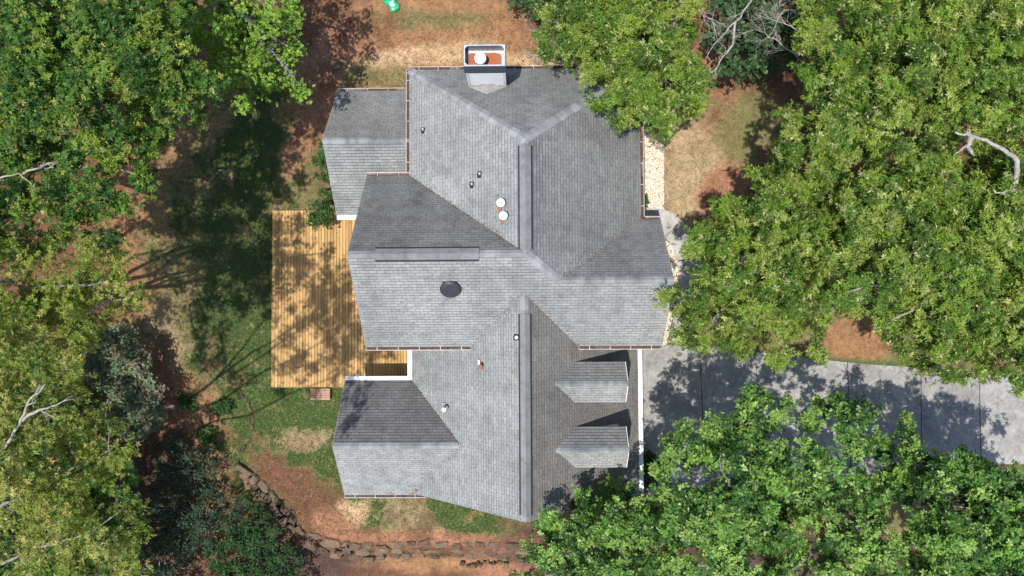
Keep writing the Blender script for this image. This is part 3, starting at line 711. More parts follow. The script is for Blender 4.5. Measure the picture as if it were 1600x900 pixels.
for nm, x0, x1, y0, y1, k in (('A_right', 2.5, 5.5, 7.5, 11, 120), ('C_right', 2.5, 5.8, -8.8, -5, 120), ('F_north', -8.9, -6, -6, -3.5, 25), ('B_south', 4.5, 6.4, -1.3, 1.2, 50), ('E_north', -9.3, -6, 8.6, 11.4, 30), ('B_south', -7, 0, -1.3, 2, 50), ('C_right', .6, 5.8, -8, -.4, 60), ('A_left', -5, 0, 7.2, 7.6, 20)):
    for _ in range(k): x_, y_ = rl.uniform(x0, x1), rl.uniform(y0, y1); LP.append((x_, y_, zroof(nm, x_, y_) + .03))
LP = np.array(LP); pal = np.array([(.20, .10, .05), (.12, .065, .04), (.30, .19, .10), (.10, .10, .05)])
# ------------------------------------------------------------------ deck
dk = empty('deck', (-10, 1, 0), 'golden timber deck dappled with tree shade along the left side of the house', 'deck')
X = -13.65; BW = 0.168; i = 0; shared = {}
dtop = 0.5
MB().box(-13.6, -5.9, -3.85, 5.70, 0.0, dtop - .045).build('frame', M['joist'], dk)
def board(x0, x1, y0, y1, name, mat, parent, zt=dtop):
    MB().box(x0, x1, y0, y1, zt - .04 + rnd.uniform(-.004, .004), zt + rnd.uniform(-.004, .004)).build(name, mat, parent)
while X < -5.7:
    x0, x1 = X + .010, X + BW - .010; y1 = 5.80 if X < -9.2 else 5.5; y0 = -3.89 if X < -8.75 else -3.68
    j = (1.9, -0.9, 0.6, 3.1)[i % 4] + rnd.uniform(-.4, .4)
    board(x0, x1, y0, j - .006, 'deck_board', M['deck'], dk); board(x0, x1, j + .006, y1, 'deck_board', M['deck'], dk)
    X += BW; i += 1
MB().box(-13.68, -13.655, -3.89, 5.8, 0.0, dtop - .01).build('rim_board', M['deck'], dk); MB().box(-13.65, -8.75, -3.925, -3.9, 0.0, dtop - .01).build('rim_board', M['deck'], dk)
st = empty('deck_step', (-11, -4.2, 0), 'small brown wooden step against the lower edge of the deck', 'step')
a_, b_ = at(484.8, 607, .28), at(515.5, 625, .28)
for k in range(5):
    ya = b_.y + (a_.y - b_.y) * k / 5; MB().box(a_.x, b_.x, ya + .007, ya + (a_.y - b_.y) / 5 - .007, .24, .28).build('step_board', M['step'], st)
for xx in (a_.x + .05, b_.x - .1): MB().box(xx, xx + .05, b_.y + .03, a_.y - .02, gz(xx, b_.y) - .05, .239).build('riser', M['step'], st)

# ------------------------------------------------------------------ paving
def slab(pts, name, mat, parent, z=0.05, inset=0.024, thick=0.12):
    P = [at(u, v, z) for u, v in pts]; p2, _ = ccw([(p.x, p.y) for p in P]); c = Vector((sum(p[0] for p in p2) / len(p2), sum(p[1] for p in p2) / len(p2)))
    q = []
    n = len(p2)
    for i in range(n):
        a, b, d = Vector(p2[i - 1]), Vector(p2[i]), Vector(p2[(i + 1) % n])
        n1 = Vector((-(b - a).y, (b - a).x)).normalized(); n2 = Vector((-(d - b).y, (d - b).x)).normalized(); m_ = (n1 + n2)
        m_ = m_ / max(.3, m_.length_squared) * 2 if m_.length > 0 else n1
        q.append(tuple(b + m_ * inset))
    return MB().prism(q, z, thick).build(name, mat, parent)
drive = empty('driveway', at(1300, 640), 'pale grey concrete driveway of jointed slabs running from the garage to the right', 'driveway'); drive['kind'] = 'structure'
del drive['category']
def tp(u): return float(np.interp(u, [990, 1095, 1180, 1240, 1300, 1360, 1430, 1530, 1700], [538, 539, 549, 556, 563, 569, 573, 582, 604]))
def bt(u): return float(np.interp(u, [990, 1230, 1300, 1370, 1430, 1560, 1700], [775, 768, 752, 741, 737, 726, 726]))
js = [(985, 985), (1093, 1104), (1180, 1195), (1324, 1330), (1439, 1440), (1530, 1533), (1660, 1665), (1850, 1860)]
for (a, a2), (b, b2) in zip(js[:-1], js[1:]):
    us = np.linspace(a, b, 5); ub = np.linspace(b2, a2, 5)
    slab([(u, tp(u)) for u in us] + [(u, bt(u)) for u in ub], 'concrete_slab', M['concrete'], drive)
walk = empty('walkway', at(1080, 400), 'curved pale concrete walkway bending round the right gable of the house', 'path'); walk['kind'] = 'structure'; del walk['category']
outer = [(1000, 322), (1020, 323), (1038, 327), (1052, 334), (1065, 344), (1080, 361), (1090, 380), (1096, 402), (1098, 430), (1092, 470), (1082, 505), (1072, 537)]
inner = [(1000, 346), (1010, 350), (1025, 352), (1033, 358), (1039, 371), (1046, 378), (1052, 388), (1058, 408), (1061, 430), (1058, 460), (1052, 500), (1042, 537)]
for i0, i1 in ((0, 4), (4, 7), (7, 9), (9, 11)):
    def seg_(L_):
        q = [tuple(map(float, p_)) for p_ in L_[i0:i1 + 1]]
        lp = lambda a_, b_, t_: (a_[0] + (b_[0] - a_[0]) * t_, a_[1] + (b_[1] - a_[1]) * t_)
        h0, h1 = lp(q[0], q[1], .05), lp(q[-1], q[-2], .05); q[0], q[-1] = h0, h1; return q
    slab(seg_(outer) + seg_(inner)[::-1], 'concrete_slab', M['walk'], walk, 0.045, 0.0)

# gravel beds
def gravel(poly, n, name, label, seed):
    r = np.random.RandomState(seed); P = [at(u, v) for u, v in poly]; xs = [p.x for p in P]; ys = [p.y for p in P]; pl = [(p.x, p.y) for p in P]
    x = r.uniform(min(xs), max(xs), n); y = r.uniform(min(ys), max(ys), n); ok = inside(pl, x, y); x, y = x[ok], y[ok]; n = len(x)
    s = r.uniform(.028, .055, n); ang = r.uniform(0, pi, n); asp = r.uniform(.6, 1, n); zb = gz(x, y)
    base = np.array([(1, 0, 0), (.5, .87, 0), (-.5, .87, 0), (-1, 0, 0), (-.5, -.87, 0), (.5, -.87, 0), (.1, .1, .7)])
    v = base[None] * s[:, None, None] * np.stack([np.ones(n), asp, np.ones(n) * .9], -1)[:, None, :]
    ca_, sa_ = np.cos(ang)[:, None], np.sin(ang)[:, None]
    vx = v[..., 0] * ca_ - v[..., 1] * sa_ + x[:, None]; vy = v[..., 0] * sa_ + v[..., 1] * ca_ + y[:, None]; vz = v[..., 2] + zb[:, None] + .01 + r.uniform(0, .02, n)[:, None]
    pal = np.array([(.62, .54, .43), (.70, .64, .54), (.50, .38, .25), (.58, .44, .28), (.76, .72, .66), (.38, .30, .22)])
    c = pal[r.randint(0, len(pal), n)]
    V_ = np.stack([vx, vy, vz], -1).reshape(-1, 3); T = np.array([(k, (k + 1) % 6, 6) for k in range(6)])
    F_ = (T[None] + (np.arange(n) * 7)[:, None, None]).reshape(-1, 3)
    tag(part(name, bulk(V_, F_, np.repeat(c, 7, 0)), M['pebble'], None), label, None, None, 'stuff')
def inside(pl, x, y):
    ok = np.zeros(x.shape, bool); n = len(pl)
    for i in range(n):
        (x0, y0), (x1, y1) = pl[i], pl[i - 1]
        c = ((y0 > y) != (y1 > y)) & (x < (x1 - x0) * (y - y0) / (y1 - y0 + 1e-12) + x0); ok ^= c
    return ok
gravel([(985, 170), (1034, 170), (1037, 240), (1037, 328), (1020, 325), (985, 324)], 7500, 'gravel', 'tan gravel strip between the right wall and the dry lawn', 1)
gravel([(1040, 374), (1053, 388), (1059, 412), (1060, 440), (1050, 500), (1041, 538), (1015, 538), (1015, 374)], 5000, 'gravel', 'small tan gravel bed between the gable and the curved walkway', 2)

# ------------------------------------------------------------------ stones
def stone_mesh(r, w_, d_, h_):
    n = 9; v = []; f = []
    rad = [r.uniform(.62, 1.12) for _ in range(n)]
    for lv, (k, z) in enumerate(((1.0, -.5), (1.04, .1), (.86, .42), (.45, .52))):
        for i in range(n):
            a = 2 * pi * i / n; c_, s_ = cos(a), sin(a); e = .55
            X_ = abs(c_) ** e * (1 if c_ > 0 else -1); Y_ = abs(s_) ** e * (1 if s_ > 0 else -1)
            v.append((X_ * w_ / 2 * k * rad[i], Y_ * d_ / 2 * k * rad[i], z * h_ + r.uniform(-.12, .12) * h_ * (lv > 0)))
    for lv in range(3):
        for i in range(n): q = lv * n; f.append((q + i, q + (i + 1) % n, q + n + (i + 1) % n, q + n + i))
    f.append(tuple(3 * n + i for i in range(n)))
    me = mesh(v, f); me.materials.append(M['stone']); return me
rs = random.Random(5)
def wall_of(label, path, rows, seed, size=(0.62, 0.38), fall=0.30, jitter=.09, off=0.37, z0=-.08):
    r = random.Random(seed); P = [at(u, v, 0) for u, v in path]; root = empty('stone_wall', P[len(P) // 2], label, 'retaining wall', 'dry stone walls round the lawn')
    seg = [(P[i], P[i + 1]) for i in range(len(P) - 1)]; tot = sum((b - a).length for a, b in seg)
    for row in range(rows):
        s = r.uniform(0, .3)
        while s < tot:
            w_ = size[0] * r.uniform(.6, 1.6); q = s + w_ / 2; acc = 0
            for a, b in seg:
                L = (b - a).length
                if acc + L >= q or (a, b) == seg[-1]: t = (q - acc) / L; break
                acc += L
            p = a.lerp(b, t); d = (b - a).normalized(); n = Vector((d.y, -d.x, 0))
            dd = size[1] * r.uniform(.85, 1.35); hh = r.uniform(.28, .45)
            o = bpy.data.objects.new('stone', stone_mesh(r, w_ * .98, dd, hh)); C.objects.link(o); o.parent = root; o.matrix_parent_inverse = wm(root).inverted()
            o.location = p + n * (row * off + r.uniform(-jitter, jitter)) + Vector((0, 0, z0 - row * fall + r.uniform(-.05, .05)))
            o.rotation_euler = (r.uniform(-.2, .2), r.uniform(-.2, .2), math.atan2(d.y, d.x) + r.uniform(-.25, .25)); s += w_
    return root
wall_of('shaded rough stone retaining wall bending down from the lawn corner', [(345, 712), (385, 735), (425, 775), (470, 828), (530, 850), (600, 856)], 3, 11, (0.7, .42), off=.42)
wall_of('sunlit rough stone retaining wall along the strip of lawn below the gable', [(602, 850), (700, 850), (800, 852), (835, 856)], 3, 12, (0.8, .38), off=.40)
wall_of('thin curved row of stones edging the lawn beside the red clay', [(340, 588), (368, 604), (388, 628), (396, 655), (392, 680), (380, 706)], 1, 13, (.38, .2), jitter=.03)
wall_of('row of small round tan stones at the foot of the bottom wall', [(715, 893), (770, 888), (830, 882)], 1, 14, (.26, .24), z0=-.9)

# ------------------------------------------------------------------ foliage
def leaves(rs_, cen, nrm, M_, L, W, colr, elev_=(5, 45), fold=.12, wpos=.5, droop=.15, tip=None, pt=0):
    """rosettes of M_ leaves at cen (K,3) with axes nrm (K,3); colr (K,3)"""
    K = len(cen); z = nrm / np.linalg.norm(nrm, axis=1, keepdims=True)
    ref = rs_.normal(size=(K, 3)); a = np.cross(z, ref); a /= np.linalg.norm(a, axis=1, keepdims=True); b = np.cross(z, a)
    az = (np.arange(M_) * 2 * pi / M_)[None] + rs_.uniform(-.4, .4, (K, M_)); el = np.radians(rs_.uniform(*elev_, (K, M_)))
    d = np.cos(el)[..., None] * (np.cos(az)[..., None] * a[:, None] + np.sin(az)[..., None] * b[:, None]) + np.sin(el)[..., None] * z[:, None]
    s = np.cross(z[:, None], d); s /= np.linalg.norm(s, axis=2, keepdims=True)
    roll = rs_.uniform(-.7, .7, (K, M_))[..., None]; up = np.cross(d, s); s2 = s * np.cos(roll) + up * np.sin(roll); up = np.cross(d, s2)
    ln = (L * rs_.uniform(.65, 1.15, (K, M_)))[..., None]; wd = W * rs_.uniform(.75, 1.2, (K, M_))[..., None]
    c = cen[:, None]
    p0 = c + d * ln * .06; p1 = c + d * ln * wpos + s2 * wd * .5 + up * wd * fold; p3 = c + d * ln * wpos - s2 * wd * .5 + up * wd * fold; p2 = c + d * ln - z[:, None] * ln * droop
    V_ = np.stack([p0, p1, p2, p3], 2).reshape(-1, 3)
    cc = colr[:, None] * rs_.uniform(.78, 1.22, (K, M_))[..., None]
    if tip is not None: cc = np.where((rs_.uniform(size=(K, M_)) < pt)[..., None], np.array(tip) * rs_.uniform(.5, 1, (K, M_))[..., None], cc)
    C_ = np.repeat(cc.reshape(-1, 3), 4, 0)
    return V_, C_
STY = {  # leaves/rosette, length, width, base colours, elev range, clumps per m2, rosettes per clump, width position
    'oak':    dict(m=9, L=.195, W=.05, cols=[(.14, .235, .026), (.175, .27, .03), (.22, .29, .05), (.085, .17, .02), (.06, .12, .016)], tip=(.46, .46, .20), ptip=.11, rc=.40, k=22, wp=.5),
    'darkoak': dict(m=9, L=.18, W=.055, cols=[(.05, .13, .022), (.075, .175, .028), (.11, .21, .03), (.17, .26, .035), (.035, .09, .018)], tip=(.40, .36, .09), ptip=.08, rc=.43, k=22, wp=.5),
    'yellow': dict(m=9, L=.14, W=.042, cols=[(.15, .23, .025), (.21, .27, .035), (.25, .28, .055), (.09, .165, .022)], tip=(.46, .38, .13), ptip=.12, rc=.42, k=20, wp=.5),
    'pale':   dict(m=9, L=.125, W=.036, cols=[(.16, .22, .03), (.22, .27, .045), (.26, .28, .07), (.10, .16, .025)], tip=(.48, .40, .16), ptip=.12, rc=.36, k=24, wp=.5),
    'broad':  dict(m=7, L=.20, W=.085, cols=[(.10, .22, .038), (.155, .29, .052), (.215, .345, .075), (.06, .145, .03), (.035, .09, .02)], tip=(.34, .45, .15), ptip=.09, rc=.42, k=15, wp=.62),
    'bright': dict(m=7, L=.13, W=.07, cols=[(.16, .30, .035), (.22, .36, .05), (.13, .24, .03)], tip=(.34, .43, .10), ptip=.08, rc=.4, k=15, wp=.55),
    'maple':  dict(m=6, L=.22, W=.13, cols=[(.035, .085, .03), (.05, .11, .04), (.07, .13, .045)], tip=(.10, .17, .06), ptip=.05, rc=.45, k=12, wp=.6),
    'rhodo':  dict(m=7, L=.10, W=.045, cols=[(.030, .065, .032), (.04, .085, .04), (.055, .10, .055)], tip=(.12, .17, .10), ptip=.06, rc=.3, k=18, wp=.55),
    'hedge':  dict(m=7, L=.09, W=.045, cols=[(.03, .085, .022), (.045, .11, .028), (.025, .065, .02)], tip=(.09, .17, .05), ptip=.06, rc=.28, k=22, wp=.55),
    'greyg':  dict(m=7, L=.10, W=.05, cols=[(.17, .25, .14), (.14, .22, .12), (.21, .28, .17), (.24, .22, .15)], tip=(.42, .32, .24), ptip=.08, rc=.3, k=26, wp=.55),
    'small':  dict(m=7, L=.10, W=.05, cols=[(.04, .10, .022), (.06, .13, .03), (.035, .085, .02)], tip=(.12, .19, .05), ptip=.06, rc=.22, k=14, wp=.55),
    'box':    dict(m=6, L=.05, W=.03, cols=[(.03, .07, .018), (.04, .085, .02)], tip=(.07, .12, .03), ptip=.05, rc=.14, k=22, wp=.55),
}
def lobes_in(poly, ztop, spacing, r0, r1, rs_, zvar, edge_drop, shrink=0.0):
    """lobe centres spread inside an outline given on the survey frame"""
    us = [p[0] for p in poly]; vs_ = [p[1] for p in poly]; out = []
    A = (max(us) - min(us)) * (max(vs_) - min(vs_)); n = int(A / spacing ** 2 * 30); cand_ = []
    pl = [(p[0], p[1]) for p in poly]
    U = rs_.uniform(min(us), max(us), n); W_ = rs_.uniform(min(vs_), max(vs_), n); ok = inside(pl, U, W_)
    def edist(u, v):
        m_ = 1e9
        for i in range(len(pl)):
            ax, ay = pl[i - 1]; bx, by = pl[i]; t = max(0, min(1, ((u - ax) * (bx - ax) + (v - ay) * (by - ay)) / ((bx - ax) ** 2 + (by - ay) ** 2 + 1e-9)))
            m_ = min(m_, math.hypot(u - ax - t * (bx - ax), v - ay - t * (by - ay)))
        return m_
    for u, v in zip(U[ok], W_[ok]):
        if all((u - a) ** 2 + (v - b) ** 2 > spacing ** 2 for a, b, _ in cand_):
            cand_.append((u, v, edist(u, v)))
    for u, v, e in cand_:
        ppm = FPX / (H - ztop); rmax = r0 + (r1 - r0) * rs_.uniform(); r = min(rmax, max(.26, (e + 2) / ppm - shrink))
        z = ztop - r * .75 - edge_drop * max(0, 1 - e / 90) + rs_.uniform(-zvar, zvar)
        p = at(u, v, z); out.append((p.x, p.y, z, r))
    return out
def crown_mesh(lobes, sty, seed, dens=1.0, flat=.7, shade_low=True, lo=-.25):
    s = STY[sty]; rs_ = np.random.RandomState(seed); CEN = []; NR = []; CO = []
    cols = np.array(s['cols'])
    for (x, y, z, r) in lobes:
        nc = max(3, int(dens * 2.9 * r * r * 2.2 / (s['rc'] ** 2 * 3.1)))
        dz = rs_.uniform(lo, 1, nc); th = rs_.uniform(0, 2 * pi, nc); q = np.sqrt(1 - np.clip(dz, -1, 1) ** 2)
        d = np.stack([q * np.cos(th), q * np.sin(th), dz], -1); rad = r * rs_.uniform(.62, 1.05, nc) * (1 + .35 * (rs_.uniform(size=nc) > .88))
        cc = np.array([x, y, z]) + d * rad[:, None] * np.array([1, 1, flat])
        k = s['k']; off = rs_.normal(size=(nc, k, 3)) * s['rc'] * np.array([.5, .5, .28])
        # rosettes sit on a leaning spray
        pts = cc[:, None] + off
        nn = d[:, None] * .55 + np.array([0, 0, .8]) + rs_.normal(size=(nc, k, 3)) * .32
        tone = cols[rs_.randint(0, len(cols), nc)][:, None] * rs_.uniform(.82, 1.18, (nc, 1, 1)); tone = np.repeat(tone, k, 1) * rs_.uniform(.85, 1.15, (nc, k, 1))
        tp_ = rs_.uniform(size=(nc, k, 1)) < s['ptip'] * (dz[:, None, None] > .1) * .7; tone = np.where(tp_, (np.array(s['tip']) * rs_.uniform(.35, 1, (nc, k, 1)) + tone * .4), tone)
        CEN.append(pts.reshape(-1, 3)); NR.append(nn.reshape(-1, 3)); CO.append(tone.reshape(-1, 3))
    CEN, NR, CO = np.concatenate(CEN), np.concatenate(NR), np.concatenate(CO)
    V_, C_ = leaves(rs_, CEN, NR, s['m'], s['L'], s['W'], CO, wpos=s['wp'], tip=s['tip'], pt=s['ptip'] * .5)
    return bulk(V_, np.arange(len(V_)).reshape(-1, 4), C_)
def limb_pts(a, b, r, n=7, sag=.12, wob=.06):
    a, b = Vector(a), Vector(b); L = (b - a).length; out = []
    w1 = Vector((r.uniform(-1, 1), r.uniform(-1, 1), r.uniform(-.5, .5))) * wob * L
    for i in range(n):
        t = i / (n - 1); p = a.lerp(b, t) + Vector((0, 0, 1)) * sag * L * sin(pi * t) + w1 * sin(pi * t) + Vector((r.uniform(-1, 1), r.uniform(-1, 1), r.uniform(-1, 1))) * wob * L * .25 * (0 < i < n - 1)
        out.append(p)
    return out
def twigs(b, p, d, L, rad, r, depth=3):
    n = 4; pts = [Vector(p)]; dd = Vector(d).normalized()
    for i in range(n):
        dd = (dd + Vector((r.uniform(-1, 1), r.uniform(-1, 1), r.uniform(-.6, .6))) * .28).normalized(); pts.append(pts[-1] + dd * L / n)
    b.tube(pts, [rad * (1 - .16 * i) for i in range(n + 1)], 5 if depth < 3 else 7)
    if depth > 0:
        for k in range(3 if depth > 1 else 2):
            i = r.randint(1, n); nd = (dd + Vector((r.uniform(-1, 1), r.uniform(-1, 1), r.uniform(-.4, .4))) * .95).normalized()
            twigs(b, pts[i], nd, L * r.uniform(.5, .75), rad * .55, r, depth - 1)
TREES = 'trees standing around the house'
def tree(label, outline, ztop, base, sty, seed, spacing=46, r0=1.0, r1=1.6, zvar=1.15, edge=1.6, dens=1.0, trunk_r=.24, nlimb=8, name='oak_tree', cat='tree', group=TREES, bare=1, flat=.7, ud=1):
    rs_ = np.random.RandomState(seed); r = random.Random(seed)
    lobes = lobes_in(outline, ztop, spacing, r0, r1, rs_, zvar, edge, .14 if sty == 'broad' else 0.02)
    b0 = at(base[0], base[1], 0); b0.z = float(gz(b0.x, b0.y)) - .1
    root = empty(name, b0, label, cat, group)
    under = lobes_in(outline, ztop - 2.4, spacing * 1.15, 1.3, 1.7, rs_, .5, 1.0, .5 if sty == 'broad' else .05) if ud > 0 else []
    cx = sum(l[0] for l in lobes) / len(lobes); cy = sum(l[1] for l in lobes) / len(lobes)
    fork = Vector((b0.x + (cx - b0.x) * .3, b0.y + (cy - b0.y) * .3, ztop * .48))
    tr = MB(); pts = limb_pts(b0, fork, r, 6, 0, .03); tr.tube(pts, [trunk_r * (1.35 - .12 * i) for i in range(6)], 10); tr.build('trunk', M['bark'], root, True)
    sel = sorted(lobes, key=lambda l: r.random())[:nlimb]
    for l in sel:
        q = limb_pts(fork, (l[0], l[1], l[2] - .15 * l[3]), r, 8, .05, .08); lb = MB(); lb.tube(q, [trunk_r * .62 * (1 - .115 * i) for i in range(8)], 7)
        d = (q[-1] - q[-2]).normalized()
        for kk in range(bare): i = r.randint(4, 7); twigs(lb, q[i], d + Vector((r.uniform(-1, 1), r.uniform(-1, 1), r.uniform(0, .8))), l[3] * r.uniform(.5, .9), .035, r, 2)
        lb.build('limb', M['bark'], root, True)
    part('crown', crown_mesh(lobes + under * (1 if ud < 1.5 else 2), sty, seed + 50, dens, flat), M['leaf'], root)
    return root, lobes
# --- right side
tree('wide pale-green oak filling the top right corner of the picture', [(1262, -60), (1250, 60), (1256, 140), (1232, 190), (1195, 225), (1230, 265), (1340, 255), (1450, 225), (1700, 190), (1700, -60)], 11.5, (1400, 150), 'oak', 101)
tree('pale-green oak spreading over the curved walkway and right gable', [(1195, 228), (1168, 285), (1130, 325), (1085, 365), (1072, 395), (1090, 430), (1040, 455), (1032, 480), (1062, 520), (1100, 548), (1180, 552), (1238, 576), (1282, 566), (1292, 505), (1300, 400), (1345, 300), (1260, 245)], 9.5, (1230, 430), 'oak', 102, spacing=46, edge=1.0)
tree('pale-green oak at the right edge above the driveway, with bleached limb', [(1345, 262), (1310, 340), (1296, 420), (1300, 495), (1385, 508), (1402, 545), (1440, 575), (1505, 597), (1560, 585), (1600, 612), (1700, 620), (1700, 190), (1460, 232)], 11.0, (1500, 420), 'oak', 103)
# --- top middle
tree('oak above the top roof eave, left of the bare grey branches', [(840, -60), (842, 45), (858, 92), (905, 105), (960, 112), (1030, 105), (1080, 60), (1080, -60)], 10.5, (985, 40), 'oak', 104, spacing=38)
tree('oak whose branches hang over the top right corner of the roof', [(912, 100), (905, 150), (925, 185), (965, 192), (1005, 205), (1045, 200), (1085, 176), (1100, 150), (1100, 95), (1040, 88), (960, 95)], 9.8, (1060, 125), 'oak', 105, spacing=34, r0=.6, r1=1.1, edge=.6, zvar=.4)
tree('dark broad-leaved tree in the gap between bare branches and the right oaks', [(1115, -50), (1255, -50), (1255, 60), (1235, 110), (1180, 130), (1130, 128), (1118, 60)], 6.0, (1185, 50), 'maple', 106, spacing=38, r0=.9, r1=1.3)
# --- bottom right
BRG = 'broad-leaved trees below the driveway'
tree('bright green tree against the bottom right corner of the garage roof', [(826, 850), (850, 805), (900, 775), (935, 758), (1000, 766), (1040, 780), (1060, 850), (1020, 960), (815, 960)], 9.0, (940, 850), 'broad', 111, spacing=40, edge=1.4, group=BRG)
tree('tall bright green tree nearest the garage over the driveway', [(1040, 705), (1062, 655), (1100, 655), (1135, 622), (1200, 606), (1236, 634), (1230, 700), (1275, 760), (1240, 850), (1190, 960), (1010, 960), (1040, 850), (1010, 790)], 11.5, (1150, 800), 'broad', 112, dens=.85, spacing=42, group=BRG, edge=2.0)
tree('bright green tree over the middle of the driveway, left of the small spire', [(1262, 690), (1264, 665), (1300, 610), (1345, 622), (1366, 668), (1358, 720), (1395, 800), (1380, 960), (1195, 960), (1245, 840), (1275, 770)], 11.5, (1320, 810), 'broad', 113, dens=.85, spacing=40, group=BRG, edge=2.0)
tree('small pointed bright green crown between two larger trees on the driveway', [(1372, 690), (1405, 658), (1440, 690), (1460, 730), (1445, 790), (1395, 790), (1365, 740)], 10.0, (1420, 780), 'broad', 114, spacing=32, r0=.7, r1=1.0, group=BRG, trunk_r=.13)
tree('bright green tree at the bottom right corner of the picture', [(1452, 700), (1500, 690), (1545, 690), (1572, 728), (1640, 745), (1720, 760), (1720, 960), (1385, 960), (1400, 820), (1445, 790)], 11.5, (1530, 830), 'broad', 115, dens=.85, spacing=40, group=BRG, edge=1.6)
# --- left side
tree('tall dark green oak in the top left corner of the picture', [(-90, -60), (290, -60), (305, 60), (345, 148), (300, 190), (255, 215), (235, 250), (120, 230), (-90, 200)], 12.5, (120, 90), 'darkoak', 121, spacing=44)
tree('dark green oak at the left edge below the corner oak', [(-90, 200), (120, 225), (238, 250), (232, 300), (185, 318), (175, 380), (60, 400), (-90, 400)], 13.0, (90, 300), 'darkoak', 122, dens=.8, spacing=48)
tree('yellow-tinged oak at the left edge beside the red clay path', [(-90, 385), (60, 385), (180, 365), (220, 395), (232, 440), (205, 485), (160, 520), (120, 560), (90, 600), (-90, 620)], 15.5, (20, 520), 'yellow', 123, nlimb=5, spacing=50)
tree('loose bright green tree with drooping sprays above the upper lawn', [(290, -60), (460, -60), (472, 30), (458, 90), (482, 145), (440, 140), (405, 165), (378, 182), (350, 150), (310, 85)], 9.5, (370, 30), 'bright', 124, spacing=30, r0=.5, r1=.95, dens=.75, bare=4)
tree('tall yellow-green oak with pale limbs filling the bottom left corner', [(-120, 545), (50, 520), (100, 560), (130, 640), (195, 665), (210, 740), (220, 830), (210, 960), (-120, 960)], 19.5, (40, 810), 'pale', 125, nlimb=4, trunk_r=.15, spacing=54, r0=.7, r1=1.2, dens=.85, ud=0, bare=3, edge=1.0)
# forest carrying on past the left edge
tree('yellow-green oak standing beyond the left edge of the picture', [(-420, 280), (-70, 300), (-50, 530), (-130, 600), (-130, 900), (-420, 900)], 18.5, (-140, 600), 'yellow', 126, spacing=80, r0=1.1, r1=1.8, dens=.8, trunk_r=.2, ud=0, nlimb=2)
# understory below the tall left oak and along the left edge
tree('low dark green undergrowth tree under the pale-limbed bottom left oak', [(-60, 500), (60, 490), (110, 560), (130, 680), (200, 720), (225, 820), (215, 960), (-60, 960)], 7.0, (150, 800), 'darkoak', 127, spacing=44, r0=.9, r1=1.3, trunk_r=.12, nlimb=6, bare=2)
# small plants
def shrub(label, outline, ztop, base, sty, seed, spacing, r0, r1, name='shrub', cat='shrub', group=None, dens=1.0, flat=.8):
    rs_ = np.random.RandomState(seed); r = random.Random(seed); lobes = lobes_in(outline, ztop, spacing, r0, r1, rs_, .15 * ztop, .3 * ztop)
    b0 = at(base[0], base[1], 0); b0.z = float(gz(b0.x, b0.y)); root = empty(name, b0, label, cat, group); sm = MB()
    for l in lobes: sm.tube(limb_pts(b0 + Vector((r.uniform(-.1, .1), r.uniform(-.1, .1), -.05)), (l[0], l[1], l[2]), r, 5, 0, .08), [.035, .03, .025, .018, .01], 5)
    sm.build('stems', M['bark'], root, True)
    part('foliage', crown_mesh(lobes, sty, seed, dens, flat), M['leaf'], root); return root
RG = 'dark evergreen shrubs below the clay bank'
shrub('grey-green shrub at the left under the pale-limbed oak', [(115, 540), (160, 505), (200, 515), (235, 570), (252, 640), (240, 682), (190, 680), (130, 620)], 3.0, (190, 600), 'greyg', 201, 20, .6, .9, dens=1.4)
shrub('dark blue-green evergreen shrub topmost of those below the clay bank', [(240, 720), (280, 692), (322, 700), (345, 730), (335, 770), (280, 775), (245, 760)], 1.8, (290, 735), 'rhodo', 202, 20, .4, .6, group=RG)
shrub('wide dark evergreen shrub in the middle of those below the clay bank', [(235, 775), (340, 770), (395, 790), (400, 850), (330, 860), (240, 850), (228, 810)], 1.7, (320, 815), 'rhodo', 203, 20, .4, .65, group=RG)
shrub('low dark evergreen shrub at the bottom edge beside the pale-limbed oak', [(205, 860), (300, 850), (310, 950), (190, 950)], 1.6, (250, 900), 'rhodo', 208, 20, .4, .6, group=RG)
shrub('dense green evergreen shrub nearest the bottom edge left of the stone wall', [(335, 850), (400, 790), (440, 825), (468, 880), (465, 950), (300, 950)], 2.0, (400, 880), 'hedge', 204, 20, .4, .7, group=RG, dens=1.3)
shrub('slim leafy shrub squeezed against the left gable wall', [(500, 210), (512, 222), (522, 270), (530, 320), (512, 318), (500, 290), (498, 250)], 1.6, (515, 280), 'small', 205, 12, .28, .42)
shrub('small round leafy tree overhanging the top edge of the deck', [(482, 324), (500, 314), (516, 328), (512, 350), (498, 360), (484, 350)], 2.7, (506, 322), 'small', 206, 9, .36, .5, 'small_tree', 'tree')
shrub('round clipped boxwood beside the garage wall on the driveway', [(998, 712), (1016, 708), (1030, 724), (1027, 752), (1008, 762), (998, 750)], 1.3, (1008, 735), 'box', 207, 10, .42, .52, 'boxwood', dens=1.4)
PG = 'young plants on the red clay'
for i, (u, v, lb) in enumerate(((292, 630, 'upper left small leafy plant on the red clay bank'), (348, 638, 'small leafy plant nearest the curved stone edging'), (322, 678, 'small leafy plant lowest on the red clay bank'))):
    shrub(lb, [(u - 11, v - 9), (u + 12, v - 8), (u + 10, v + 10), (u - 9, v + 9)], .5, (u, v), 'small', 220 + i, 9, .16, .28, 'young_plant', 'plant', PG, .5)
shrub('bushy green plant at the top edge, left of the top oak', [(805, -20), (850, -20), (856, 14), (830, 18), (812, 6)], 2.5, (832, 0), 'maple', 230, 16, .4, .6)
shrub('small sprig of green poking out beside the right gutter', [(1001, 305), (1009, 306), (1009, 320), (1001, 320)], .7, (1004, 314), 'small', 231, 7, .16, .22, 'young_plant', 'plant')

